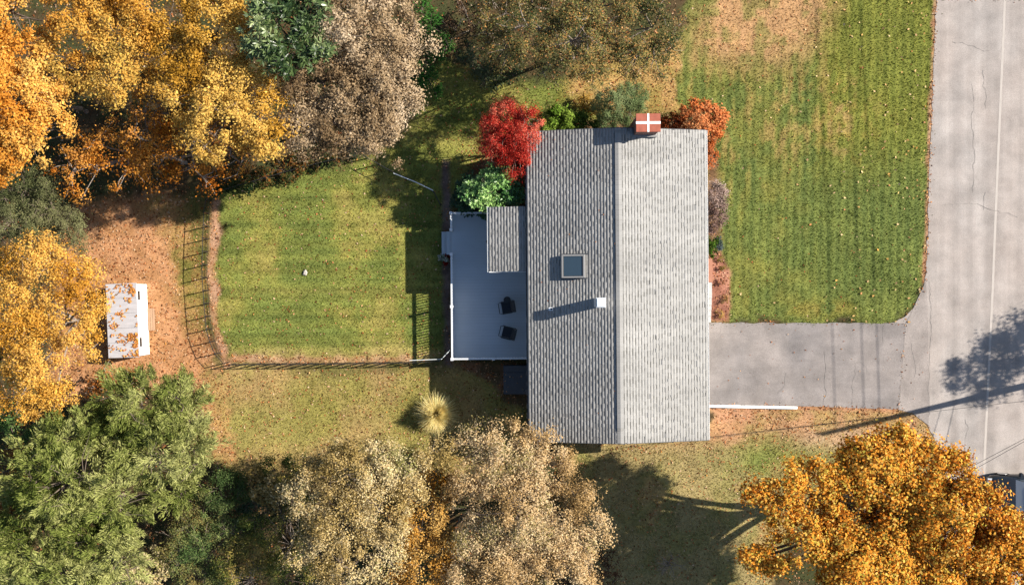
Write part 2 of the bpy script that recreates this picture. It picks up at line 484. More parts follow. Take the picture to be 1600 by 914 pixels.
    # south front yard
    sf = P([(1104, 630), (1260, 628), (1412, 632), (1475, 650), (1500, 720), (1300, 780), (1180, 914), (1180, 1300), (900, 1300), (880, 690), (1104, 690)], 6)
    put(sf, (170, 152, 104), (146, 142, 82), nA, 0.30, 0.8)
    put(sf * sstep(712, 655, py + 30 * (n1 - 0.5)) * 0.85, (196, 148, 112), (180, 146, 98), nB, 0.9, 0.4)
    put(sf * P([(1104, 636), (1165, 640), (1165, 690), (1104, 690)], 10) * 0.7, (206, 154, 120), (200, 150, 110), nB, 0.3, 0.2)
    put(sf * np.exp(-(((px - 1190) / 45) ** 2 + ((py - 722) / 22) ** 2)) * 0.8, (120, 136, 60), (140, 146, 74), nB, 0.1, 1)
    put(sf * sstep(0.5, 0.65, n1) * sstep(700, 760, py) * 0.7, (196, 162, 112), (184, 150, 100), nB, 0.8, 0.4)
    put(sf * np.exp(-(((px - 1330) / 60) ** 2 + ((py - 688) / 18) ** 2)) * 0.8, (214, 180, 158), (200, 160, 130), nB, 0.3, 0.2)
    # strips of litter
    fl = np.minimum(linedist(wx * 0.3 + px * 0.7, wy * 0.3 + py * 0.7, [(x + 8, y) for x, y in FENCE_W]), linedist(px, wy * 0.3 + py * 0.7, [(640, 560), (500, 562), (362, 562)]))
    put(sstep(9, 3, fl + 6 * (n2 - 0.5)) * np.where(px > 380, 0.6, 0.85), (204, 160, 130), (186, 138, 104), nB, 1.3, 0.1)
    rl = linedist(wx * 0.25 + px * 0.75, py, [(1464, -300), (1460, 60), (1456, 160), (1451, 260), (1448, 380), (1446, 440)])
    put(sstep(7, 2, rl) * 0.85, (204, 158, 132), (176, 128, 100), nB, 1.2, 0.2)
    put(sstep(7, 2, linedist(px, wy * 0.3 + py * 0.7, [(1104, 637), (1260, 637), (1400, 640)])) * 0.8, (205, 150, 118), (176, 124, 92), nB, 1.3, 0.1)
    # bark mulch beds
    put(sstep(-3, 3, polydist(wx * 0.15 + px * 0.85, py, [(1106, 392), (1126, 390), (1141, 420), (1143, 480), (1140, 503), (1106, 503)])), (190, 136, 114), (156, 106, 88), nB, 0.8, 0.0)
    put(sstep(-3, 5, polydist(wx * 0.3 + px * 0.7, py, [(690, 250), (704, 250), (706, 575), (692, 570), (690, 400)])), (150, 128, 118), (120, 100, 92), nB, 0.3, 0.0)
    put(sstep(-3, 5, polydist(wx * 0.3 + px * 0.7, py, [(700, 566), (830, 566), (830, 640), (790, 630), (770, 600)])), (150, 112, 84), (110, 92, 66), nB, 0.9, 0.2)
    put(sstep(-6, 6, polydist(wx * 0.3 + px * 0.7, wy * 0.3 + py * 0.7, [(730, 270), (830, 190), (1104, 190), (1120, 250), (1126, 380), (1104, 380), (1104, 215), (826, 220), (826, 330), (740, 330)])), (150, 116, 88), (120, 92, 66), nB, 0.7, 0.1)
    stripe = 1 + front * (0.10 * np.tanh(2.5 * np.sin((px + 0.02 * py + 3 * n3) / 13.5 * 2 * np.pi)) * sstep(0.1, 0.4, n2 + 0.1) + 0.025 * np.sin((px + 0.02 * py) / 41 * 2 * np.pi)) * (1 - 0.7 * dry)
    stripe = stripe * (1 + back * (0.08 * np.tanh(3 * np.sin((py + 3 * n1) / 36 * 2 * np.pi)) + 0.09 * np.sin((py + 3 * n1) / 14.3 * 2 * np.pi)))
    patch = 1 + 0.20 * (fbm(px / 11, py / 11, 40, 3) - 0.5) * 2 + 0.16 * (fbm(px / 34 + 3, py / 30, 41, 3) - 0.5) * 2
    c = c * (stripe * patch)[..., None] * 1.12
    gmask = np.clip((c[..., 1] - c[..., 0]) / (c[..., 1] + 1e-6) * 3.0, 0, 1)[..., None]      # greens a little duller
    lum = (c * np.array([0.3, 0.6, 0.1])).sum(-1, keepdims=True)
    c = c * (1 - 0.22 * gmask) + lum * np.array([1.02, 0.98, 0.70]) * 0.22 * gmask
    lit = lit * (0.35 + 1.1 * sstep(0.3, 0.68, fbm(px / 13, py / 13, 50, 3)))
    return c, lit, gr


def axis(lo, hi, step, far):
    core = np.arange(lo, hi + 1e-6, step)
    ext = np.array([3, 8, 18, 40, 90, 200.0])
    ext = ext[ext < far]
    return np.concatenate([lo - ext[::-1], core, hi + ext])


gx, gy = axis(-27, 27, 0.125, 201), axis(-16, 16, 0.125, 201)
X, Y = np.meshgrid(gx, gy)
PX, PY = X * 33 + 800, 457 - Y * 33
gc, _, _ = zones(PX, PY)
nxg, nyg = len(gx), len(gy)
idx = np.arange(nxg * nyg).reshape(nyg, nxg)
Fg = np.stack([idx[:-1, :-1], idx[:-1, 1:], idx[1:, 1:], idx[1:, :-1]], -1).reshape(-1, 4)
inner = (np.abs(X) < 27) & (np.abs(Y) < 16)
Zg = np.where(inner, (fbm(PX / 9, PY / 9, 3, 3) - 0.5) * 0.016, 0) - 0.008
o = raw_obj('ground', np.stack([X, Y, Zg], -1).reshape(-1, 3), Fg, 4, M['ground'], col=gc.reshape(-1, 3), smooth=True)
tag(o, kind='structure')


def sheet(name, poly, z, mt, parent=None, kind='structure', world_pts=False):
    me = bpy.data.meshes.new(name)
    bm = bmesh.new()
    vs = [bm.verts.new((p[0], p[1], z) if world_pts else tuple(G(p[0], p[1])[:2]) + (z,)) for p in poly]
    f = bm.faces.new(vs)
    if f.normal.z < 0: f.normal_flip()
    bm.normal_update()
    if f.normal.z < 0: bmesh.ops.reverse_faces(bm, faces=[f])
    bmesh.ops.triangulate(bm, faces=bm.faces[:])
    bm.to_mesh(me); bm.free()
    me.materials.append(mt)
    o = link(bpy.data.objects.new(name, me), parent)
    if kind: o['kind'] = kind
    return o


def rough_line(pts, step, amp, seed):
    """subdivide a pixel polyline and make it uneven"""
    out = []
    for (a, b2) in zip(pts[:-1], pts[1:]):
        n = max(1, int(math.hypot(b2[0] - a[0], b2[1] - a[1]) / step))
        for i in range(n):
            t = i / n; out.append((a[0] + (b2[0] - a[0]) * t, a[1] + (b2[1] - a[1]) * t))
    out.append(pts[-1])
    q = np.array(out)
    q[1:-1, 0] += (fbm(q[1:-1, 0] / 9, q[1:-1, 1] / 9, seed, 3) - 0.5) * amp
    q[1:-1, 1] += (fbm(q[1:-1, 0] / 9 + 50, q[1:-1, 1] / 9, seed, 3) - 0.5) * amp
    return [tuple(p) for p in q]


roadL = rough_line(ROAD_L, 7, 5, 2)
roadS = rough_line(ROAD_LS, 7, 5, 4)
road = sheet('road', roadL + [(1415, 505), (1404, 639)] + roadS + [(1652, 1700), (1664, -700)], 0.006, M['road'])
tag(road, 'pale sun-bleached asphalt road running down the right side')
north_edge = rough_line([(1104, 504), (1200, 505), (1390, 505)], 7, 4, 1)
south_edge = rough_line([(1399, 639), (1260, 634), (1104, 633)], 7, 4, 3)
drive = sheet('driveway', north_edge + [(1415, 505), (1404, 639)] + south_edge, 0.010, M['drive'])
tag(drive, 'darker grey asphalt driveway between front lawn and road')
apr = sheet('apron', [(1415, 505), (1423, 490), (1446, 440), (1449, 470), (1452, 640), (1450, 664), (1425, 645), (1404, 639)], 0.014, M['apron'])
tag(apr, 'strip of darker asphalt where driveway meets road')


def ribbon(name, pts, w, z, mt, parent, seed=0, amp=0.0, kind=None):
    q = np.array(rough_line(pts, 5, amp, seed))
    W = np.array([G(a, b2)[:2] for a, b2 in q])
    d = np.gradient(W, axis=0); nrm = np.stack([-d[:, 1], d[:, 0]], 1); nrm /= np.linalg.norm(nrm, axis=1)[:, None] + 1e-9
    ww = w * (0.4 + 1.2 * np.random.default_rng(seed).random(len(W)))[:, None] if amp > 0 else w
    V = np.concatenate([np.c_[W + nrm * ww / 2, np.full(len(W), z)], np.c_[W - nrm * ww / 2, np.full(len(W), z)]])
    n = len(W); i = np.arange(n - 1)
    o = raw_obj(name, V, np.stack([i, i + n, i + n + 1, i + 1], 1), 4, mt, parent)
    if kind: o['kind'] = kind
    return o


ribbon('seam', [(1600, -700), (1570, 0), (1557, 300), (1551, 450), (1538, 720), (1534, 1000)], 0.11, 0.010, M['seam'], road)
for k, pts in enumerate([
    [(1488, 66), (1520, 72), (1545, 80)], [(1518, 130), (1521, 230), (1520, 300)],
    [(1470, 322), (1515, 318), (1560, 330), (1590, 340)], [(1536, 110), (1540, 170)], [(1508, 655), (1512, 670), (1507, 690), (1508, 705)],
    [(1452, 440), (1455, 520), (1451, 600), (1451, 650)], [(1540, 300), (1536, 330)]]):
    ribbon('crack', pts, 0.011, 0.018, M['crack'], road, seed=k + 1, amp=9)
for k, pts in enumerate([
    [(1288, 548), (1290, 575), (1288, 600), (1292, 620), (1286, 632)], [(1380, 510), (1377, 522), (1380, 536)],
    [(1330, 632), (1332, 600), (1338, 568), (1350, 566), (1355, 580)], [(1228, 582), (1226, 600), (1214, 616)], [(1128, 506), (1126, 520)]]):
    ribbon('crack', pts, 0.012, 0.022, M['crack'], drive, seed=k + 21, amp=9)
for k, pts in enumerate([[(1424, 536), (1428, 560), (1430, 580), (1428, 590)]]):
    ribbon('crack', pts, 0.013, 0.020, M['crack'], apr, seed=k + 41, amp=5)

# ------------------------------------------------------------------ house frame (turned by half a degree)
TH = R(0.476)
HC = np.array([4.62, 0.29])


def Lc(px, py, z):
    """photo pixel at height z -> house-local x, y"""
    w = G(px, py, z)[:2] - HC
    return np.array([w[0] * math.cos(TH) + w[1] * math.sin(TH), -w[0] * math.sin(TH) + w[1] * math.cos(TH)])


house = empty('house', (HC[0], HC[1], 0), TH)
tag(house, 'grey shingled ranch house with brick chimney and raised back deck', 'house')
HW, HL = 3.945, 6.79
ZE, ZR = 3.5, 4.4
PH = math.atan2(ZR - ZE, HW)
mb = MB()
W_, D_ = HW - 0.40, HL - 0.22
mb.loft([[(-W_, y, -0.1), (W_, y, -0.1), (W_, y, ZE + 0.07), (0, y, ZR - 0.14), (-W_, y, ZE + 0.07)] for y in (-D_, D_)])
wall = mb.build('wall', M['siding'], house)
# windows and doors on the long sides
for (y0, y1, z0, z1) in ((2.2, 3.4, 1.5, 2.6), (4.4, 5.4, 1.5, 2.6)):
    mb = MB(); mb.box(W_ - 0.02, W_ + 0.04, y0, y1, z0, z1); mb.build('window', M['dark_glass'], house)
mb = MB(); mb.box(-W_ - 0.04, -W_ + 0.02, -5.2, -4.2, 1.5, 2.6); mb.build('window', M['dark_glass'], house)
mb = MB(); mb.box(W_ - 0.02, W_ + 0.05, -5.9, -1.7, 0.0, 2.2); mb.build('garage_door', M['white_paint'], house)
mb = MB(); mb.box(W_ - 0.02, W_ + 0.05, 0.4, 1.3, 0.9, 2.9); mb.build('front_door', M['terracotta'], house)

# roof: felted slab, then shingles
mb = MB()
for sx in (-1, 1):
    t = 0.10
    mb.loft([[(sx * HW, y, ZE - t), (sx * HW, y, ZE), (0, y, ZR), (0, y, ZR - t)] for y in (-HL, HL)])
roof = mb.build('roof', M['roof_felt'], house)
for y in (-HL - 0.022, HL + 0.002):
    mb = MB()
    for sx in (-1, 1):
        mb.loft([[(sx * (HW + 0.01), yy, ZE - 0.16), (sx * (HW + 0.01), yy, ZE - 0.005), (0, yy, ZR - 0.005), (0, yy, ZR - 0.16)] for yy in (y, y + 0.02)])
    mb.build('rake_board', M['dark_slate'], roof)


def gutter(parent, x0, x1, y0, y1, z, mt, name='gutter'):
    mb = MB()
    ring = [(x0, z), (x0, z - 0.10), (x1, z - 0.10), (x1, z), (x1 - 0.012, z), (x1 - 0.012, z - 0.065), (x0 + 0.012, z - 0.065), (x0 + 0.012, z)]
    mb.loft([[(x, y, zz) for x, zz in ring] for y in (y0, y1)])
    return mb.build(name, mt, parent)


gutter(roof, HW + 0.005, HW + 0.065, -HL, HL, ZE - 0.02, M['white_paint'])
gutter(roof, -HW - 0.06, -HW - 0.005, -HL, HL, ZE - 0.03, M['dark_slate'])

SL = math.hypot(HW, ZR - ZE)
NC = 30
EXPO = SL / NC
TABW = 0.305


def shingle_verts(w, t):
    e, l, h = 0.003, EXPO + 0.03, 0.082
    # local: x up the slope from the butt, y along the course, z off the slope
    return np.array([(0, -w / 2, e), (0, w / 2, e), (l, w / 2, 0.001), (l, -w / 2, 0.001), (0, -w / 2, t), (0, w / 2, t), (l, w / 2, 0.003), (l, -w / 2, 0.003),
                     (h, w / 2, t + (0.003 - t) * h / l), (h, -w / 2, t + (0.003 - t) * h / l)])


SF = [(0, 3, 2, 1), (4, 5, 8, 9), (9, 8, 6, 7), (0, 1, 5, 4), (2, 3, 7, 6)]
SF = np.array(SF)
single_me = []
for t, up_t in ((0.006, 0.12), (0.012, 0.68)):
    me = raw_mesh('shingle', shingle_verts(TABW - 0.004, t), SF, 4, M['shingle'], tone=np.array([0.6, 0.7, up_t, 0.6, 0.6]))
    single_me.append(me)


def shingle_roof(parent, ncourse, expo, y0, y1, zeave, xeave, phi, side, n_single, single_courses):
    """side +1: slope that falls to +x. Courses from the eave up."""
    Vs, Ts = [], []
    made = 0
    r = np.random.default_rng(5 + side + ncourse)
    for k in range(ncourse):
        u = k * expo - 0.01
        off = (0.5 * TABW * (k % 2)) + r.uniform(-0.04, 0.04)
        cur, alt = y0 - TABW + off, False
        while cur < y1:
            single = k in single_courses and made < n_single
            wd_ = TABW if single else (r.uniform(0.12, 0.27) if alt else r.uniform(0.16, 0.40))
            yc = cur + wd_ / 2
            a, b2 = max(cur + 0.001, y0), min(cur + wd_ - 0.001, y1)
            cur += wd_
            alt = not alt
            if b2 - a < 0.03: continue
            thick = (r.uniform(0.005, 0.007) if not alt else r.uniform(0.010, 0.014))
            lift = 0.0
            if k in single_courses and made < n_single and (b2 - a) > TABW - 0.01:
                o = bpy.data.objects.new('shingle', single_me[0 if thick < 0.0085 else 1])
                o.parent = parent
                gvar = r.uniform(0.35, 0.65); o.color = (gvar, gvar, gvar, 1)
                up = Vector((-side * math.cos(phi), 0, math.sin(phi)))
                yv = Vector((0, -side, 0)); nv = up.cross(yv)
                mtx = Matrix((up, yv, nv)).transposed().to_4x4()
                o.rotation_euler = mtx.to_euler()
                o.location = (xeave - side * u * math.cos(phi) + nv.x * 0.0, yc, zeave + u * math.sin(phi))
                COL.objects.link(o); made += 1
                continue
            v = shingle_verts(b2 - a, thick * (0.6 if side > 0 else 1.0))
            w = np.empty_like(v)
            uu = u + v[:, 0]
            w[:, 0] = xeave - side * (uu * math.cos(phi)) + side * v[:, 2] * math.sin(phi)
            w[:, 1] = (a + b2) / 2 - side * v[:, 1]
            w[:, 2] = zeave + uu * math.sin(phi) + v[:, 2] * math.cos(phi)
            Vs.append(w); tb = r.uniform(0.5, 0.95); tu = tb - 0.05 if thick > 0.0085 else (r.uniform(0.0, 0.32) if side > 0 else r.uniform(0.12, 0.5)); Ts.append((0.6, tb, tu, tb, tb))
    V = np.concatenate(Vs); n = len(Vs)
    F = (SF[None] + 10 * np.arange(n)[:, None, None]).reshape(-1, 4)
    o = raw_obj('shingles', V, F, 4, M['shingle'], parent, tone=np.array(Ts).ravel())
    o['kind'] = 'stuff'; o.color = (0.5, 0.5, 0.5, 1)
    return o


shingle_roof(roof, NC, EXPO, -HL, HL, ZE, HW, PH, 1, 300, (22, 23, 24, 25, 26, 27, 28))
shingle_roof(roof, NC, EXPO, -HL, HL, ZE, -HW, PH, -1, 0, ())
# ridge vent with caps
mb = MB()
for sx in (-1, 1):
    mb.loft([[(sx * 0.14, y, ZR - 0.14 * math.tan(PH) + 0.004), (sx * 0.14, y, ZR - 0.14 * math.tan(PH) + 0.045), (0, y, ZR + 0.055), (0, y, ZR)] for y in (-HL + 0.55, HL - 0.12)])
mb.build('ridge_vent', M['vent_grey'], roof)
cap_me = None
mb = MB()
for sx in (-1, 1):
    mb.add([(sx * 0.145, 0, -0.145 * math.tan(PH)), (0, 0, 0.006), (0, 0.27, -0.006), (sx * 0.145, 0.27, -0.145 * math.tan(PH) - 0.012)], [(0, 1, 2, 3) if sx < 0 else (3, 2, 1, 0)])
    mb.add([(sx * 0.145, 0, -0.145 * math.tan(PH)), (0, 0, 0.006), (0, 0, -0.006), (sx * 0.145, 0, -0.145 * math.tan(PH) - 0.014)], [(0, 1, 2, 3)])
cap0 = mb.build('ridge_cap', M['shingle'], roof)
ca = cap0.data.attributes.new('tone', 'FLOAT', 'FACE'); ca.data.foreach_set('value', [0.8] * len(cap0.data.polygons))
ncap = 62
for k in range(ncap):
    c = cap0 if k == 0 else cap0.copy()
    if k: COL.objects.link(c); c.parent = roof
    y = -HL + 0.02 + k * (2 * HL - 0.3) / (ncap - 1)
    gv = rng.uniform(0.4, 0.6); c.color = (gv, gv, gv, 1)
    c.location = (0, y, ZR + (0.062 if -HL + 0.5 < y < HL - 0.35 else 0.028))

# chimney
CZ = 5.45
cc = Lc(1013, 192, CZ)
mb = MB(); mb.box(cc[0] - 0.46, cc[0] + 0.46, cc[1] - 0.33, cc[1] + 0.33, -0.1, CZ - 0.10)
mb.box(cc[0] - 0.49, cc[0] + 0.49, cc[1] - 0.36, cc[1] + 0.36, CZ - 0.22, CZ - 0.101)
chim = mb.build('chimney', M['brick'], house)
for sx in (-1, 1):
    for sy in (-1, 1):
        mb = MB()
        xs = sorted((sx * 0.04, sx * 0.515)); ys = sorted((sy * 0.045, sy * 0.385))
        mb.box(cc[0] + xs[0], cc[0] + xs[1], cc[1] + ys[0], cc[1] + ys[1], CZ - 0.10, CZ)
        mb.build('cap_slab', M['terracotta'], chim, bevel=0.008)
mb = MB()
mb.box(cc[0] - 0.037, cc[0] + 0.037, cc[1] - 0.385, cc[1] + 0.385, CZ - 0.10, CZ + 0.012)
mb.box(cc[0] - 0.515, cc[0] + 0.515, cc[1] - 0.052, cc[1] + 0.052, CZ - 0.098, CZ + 0.008)
mb.build('cap_cross', M['white_paint'], chim)
rz = lambda x: ZR - abs(x) * math.tan(PH)
mb = MB()
mb.box(cc[0] - 0.52, cc[0] + 0.52, cc[1] - 0.42, cc[1] - 0.331, rz(cc[0] - 0.5) - 0.35, rz(cc[0] - 0.5) + 0.03)
mb.build('flashing', M['skylight_frame'], chim)

# skylight
sc_ = Lc(897.5, 416, 4.2)
Ms = Matrix.Translation((sc_[0], sc_[1], rz(sc_[0]))) @ Matrix.Rotation(-PH, 4, 'Y')
mb = MB()
hs = 0.50
for (a, b2, c, d) in ((-hs, hs, -hs, -hs + 0.065), (-hs, hs, hs - 0.065, hs), (-hs, -hs + 0.065, -hs + 0.065, hs - 0.065), (hs - 0.065, hs, -hs + 0.065, hs - 0.065)):
    mb.box(a, b2, c, d, -0.05, 0.27, Ms)
skyl = mb.build('skylight', M['skylight_frame'], house)
mb = MB(); mb.box(-hs + 0.08, hs - 0.08, -hs + 0.08, hs - 0.08, 0.18, 0.235, Ms); mb.build('pane', M['dark_glass'], skyl)
mb = MB()
mb.box(-hs - 0.09, hs + 0.09, -hs - 0.05, -hs - 0.002, -0.03, 0.03, Ms); mb.box(-hs - 0.09, hs + 0.09, hs + 0.002, hs + 0.05, -0.03, 0.03, Ms)
mb.build('skylight_flashing', M['dark_slate'], skyl)

# square flue with a white cap
fc = Lc(939, 473, 5.6)
fz = rz(fc[0])
mb = MB(); mb.box(fc[0] - 0.185, fc[0] + 0.185, fc[1] - 0.185, fc[1] + 0.185, fz - 0.15, 5.48)
flue = mb.build('flue', M['white_metal'], house)
mb = MB()
q = 0.205
mb.loft([[(fc[0] - a, fc[1] - a, z), (fc[0] + a, fc[1] - a, z), (fc[0] + a, fc[1] + a, z), (fc[0] - a, fc[1] + a, z)] for a, z in ((q, 5.481), (q, 5.53), (q - 0.05, 5.58))])
mb.build('flue_cap', M['flue_metal'], flue)
# small plumbing vent
vc = Lc(861, 483, 4.0)
mb = MB(); mb.box(-0.09, 0.09, -0.07, 0.07, 0.0, 0.03, Matrix.Translation((vc[0], vc[1], rz(vc[0]))) @ Matrix.Rotation(-PH, 4, 'Y'))
vp = mb.build('vent_pipe', M['white_metal'], house)
mb = MB(); mb.tube([(vc[0] + 0.02, vc[1], rz(vc[0])), (vc[0] + 0.02, vc[1], rz(vc[0]) + 0.22)], 0.04, 10); mb.build('pipe', M['rubber'], vp)

# bump-out room with its own lower roof
b0 = Lc(764, 425, 2.6); b1 = Lc(764, 325, 2.6)
bx0, by0, by1 = (b0[0] + b1[0]) / 2, b0[1], b1[1]
bx1 = -W_ + 0.001
zb0, zb1 = 3.02, 3.02 + (bx1 - bx0) * 0.17
mb = MB()
mb.loft([[(bx0 + 0.12, y, -0.1), (bx1 - 0.003, y, -0.1), (bx1 - 0.003, y, zb1 - 0.10), (bx0 + 0.12, y, zb0 - 0.08)] for y in (by0 + 0.1, by1 - 0.1)])
mb.build('side_room', M['siding'], house)
mb = MB()
mb.loft([[(bx0, y, zb0 - 0.08), (bx1 - 0.003, y, zb1 - 0.08), (bx1 - 0.003, y, zb1), (bx0, y, zb0)] for y in (by0, by1)])
broof = mb.build('side_roof', M['roof_felt'], house)
phb = math.atan2(zb1 - zb0, bx1 - bx0)
shingle_roof(broof, int(math.hypot(bx1 - bx0, zb1 - zb0) / EXPO), EXPO, by0, by1, zb0, bx0, phb, -1, 0, ())
gutter(broof, bx0 - 0.065, bx0 - 0.004, by0 - 0.02, by1 + 0.02, zb0 - 0.01, M['white_paint'])
mb = MB(); mb.box(bx0, bx1 - 0.01, by0 - 0.03, by0 - 0.002, zb0 - 0.12, zb0 + 0.01); mb.build('rake_trim', M['white_paint'], broof)
mb = MB(); mb.tube([(bx0 - 0.05, Lc(762, 378, 2.2)[1], 2.0), (bx0 - 0.05, Lc(762, 378, 2.2)[1], 2.32)], [0.05, 0.09], 8)
mb.box(bx0 - 0.06, bx0 + 0.13, Lc(762, 378, 2.2)[1] - 0.02, Lc(762, 378, 2.2)[1] + 0.02, 2.18, 2.22)
mb.build('wall_lantern', M['black_metal'], house)

# ------------------------------------------------------------------ deck
deck = empty('deck', (HC[0], HC[1], 0), TH)
tag(deck, 'blue-grey plank deck with white railing behind the house', 'deck')
DZ, RZ = 0.60, 1.46
dw = Lc(705.5, 450, RZ)[0]; dn = Lc(705, 333, RZ)[1]; ds = Lc(705, 561, RZ)[1]; de = -W_ - 0.004
npl = 46
pw = (dn - ds) / npl
for k in range(npl):
    mb = MB(); y = ds + k * pw
    xe = de if not (by0 + 0.08 < y + pw / 2 < by1 - 0.08) else bx0 + 0.115
    mb.box(dw - 0.03, xe, y + 0.0012, y + pw - 0.0012, DZ - 0.03, DZ + rng.uniform(-0.001, 0.001))
    mb.build('plank', M['deck'], deck)
mb = MB()
mb.box(dw - 0.02, dw + 0.02, ds, dn, 0.30, DZ - 0.031); mb.box(dw, de, ds - 0.02, ds + 0.02, 0.30, DZ - 0.032); mb.box(dw, bx0, dn - 0.02, dn + 0.02, 0.30, DZ - 0.032)
mb.build('rim_joist', M['deck'], deck)
mb = MB()
for x in (dw + 0.1, (dw + de) / 2, de - 0.2):
    for y in (ds + 0.1, (ds + dn) / 2, dn - 0.1):
        mb = MB(); mb.box(x - 0.05, x + 0.05, y - 0.05, y + 0.05, -0.1, 0.58); mb.build('support_post', M['deck'], deck)
st0, st1 = Lc(690, 398, 0.4)[1], Lc(690, 362, 0.4)[1]
runs = [((dw, dn), (dw, st1 + 0.02)), ((dw, st0 - 0.02), (dw, ds)), ((dw, ds), (de - 0.06, ds)), ((dw, dn), (bx0 - 0.15, dn))]
for (a, b2) in runs:
    ln = math.hypot(b2[0] - a[0], b2[1] - a[1]); ux, uy = (b2[0] - a[0]) / ln, (b2[1] - a[1]) / ln
    Mr = Matrix.Translation((a[0], a[1], 0)) @ Matrix(((ux, -uy, 0, 0), (uy, ux, 0, 0), (0, 0, 1, 0), (0, 0, 0, 1)))
    mb = MB(); mb.box(-0.036, ln + 0.036, -0.036, 0.036, RZ - 0.04, RZ, Mr); mb.box(0, ln, -0.02, 0.02, RZ - 0.11, RZ - 0.041, Mr)
    rail = mb.build('handrail', M['rail_paint'], deck)
    mb = MB(); mb.box(0, ln, -0.02, 0.02, DZ + 0.06, DZ + 0.11, Mr); mb.build('bottom_rail', M['white_paint'], deck)
    nb = int(ln / 0.125)
    bal = None
    for k in range(1, nb):
        if bal is None:
            mb = MB(); mb.box(-0.017, 0.017, -0.017, 0.017, DZ + 0.11, RZ - 0.11); bal = mb.build('baluster', M['rail_paint'], deck); ob = bal
        else:
            ob = bal.copy(); COL.objects.link(ob)
        ob.location = (a[0] + ux * ln * k / nb, a[1] + uy * ln * k / nb, 0)
    npost = max(1, round(ln / 1.95))
    for k in range(npost + 1):
        if (a, b2) in (runs[2], runs[3]) and k == 0: continue
        t = ln * k / npost
        mb = MB(); mb.box(t - 0.05, t + 0.05, -0.05, 0.05, DZ + 0.001, RZ + 0.07, Mr); mb.box(t - 0.065, t + 0.065, -0.065, 0.065, RZ + 0.071, RZ + 0.10, Mr)
        mb.build('rail_post', M['rail_paint'], deck)
for k, (z, xo) in enumerate(((0.42, 0.0), (0.21, 0.24))):
    mb = MB(); mb.box(dw - 0.03 - xo - 0.25, dw - 0.032 - xo, st0, st1, z - 0.04, z); mb.box(dw - 0.03 - xo - 0.03, dw - 0.034 - xo, st0 + 0.02, st1 - 0.02, 0.0, z - 0.041)
    mb.build('stair_tread', M['deck'], deck)

# ------------------------------------------------------------------ front landing and steps
fs = empty('front_steps', (*G(1109, 450)[:2], 0), TH)
tag(fs, 'brick landing with pale concrete steps at the front lawn edge', 'steps')
loc0 = G(1109, 450)[:2]


def FS(px, py, z):
    w = G(px, py, z)[:2] - loc0
    return w[0] * math.cos(TH) + w[1] * math.sin(TH), -w[0] * math.sin(TH) + w[1] * math.cos(TH)


a = FS(1113.5, 441, 0.9); b2 = FS(1113.5, 404, 0.9)
mb = MB(); mb.box(a[0] - 1.0, a[0], a[1], b2[1], -0.05, 0.9); mb.build('landing', M['landing'], fs, bevel=0.01)
ys = [441, 466, 477, 485, 494, 504]; zs = [0.88, 0.72, 0.54, 0.36, 0.18]
for k in range(5):
    a = FS(1113 - k * 0.4, ys[k + 1], zs[k]); b2 = FS(1113, ys[k] + (0.2 if k == 0 else 0), zs[k])
    mb = MB(); mb.box(a[0] - 1.0, a[0] - 0.01, a[1], b2[1] - 0.004, -0.05, zs[k]); mb.build('step', M['concrete'], fs, bevel=0.012)

# ------------------------------------------------------------------ cellar hatch by the deck
h0, h1 = G(787, 571, 0.5), G(826, 616, 0.5)
hatch = empty('cellar_hatch', ((h0[0] + 1.12) / 2, (h0[1] + h1[1]) / 2, 0), TH)
tag(hatch, 'dark slate cellar hatch against the house below the deck', 'hatch')
hw, hh = (1.10 - h0[0]) / 2, (h0[1] - h1[1]) / 2
mb = MB(); mb.loft([[(-hw, y, -0.05), (hw, y, -0.05), (hw, y, 0.62), (-hw, y, 0.40)] for y in (-hh, hh)])
mb.build('housing', M['dark_slate'], hatch)
for (y0, y1) in ((-hh + 0.03, hh - 0.33), (hh - 0.30, hh - 0.02)):
    mb = MB(); mb.loft([[(-hw - 0.02, y, 0.405), (hw - 0.02, y, 0.622), (hw - 0.02, y, 0.655), (-hw - 0.02, y, 0.438)] for y in (y0, y1)])
    mb.build('door_leaf', M['dark_slate'], hatch)

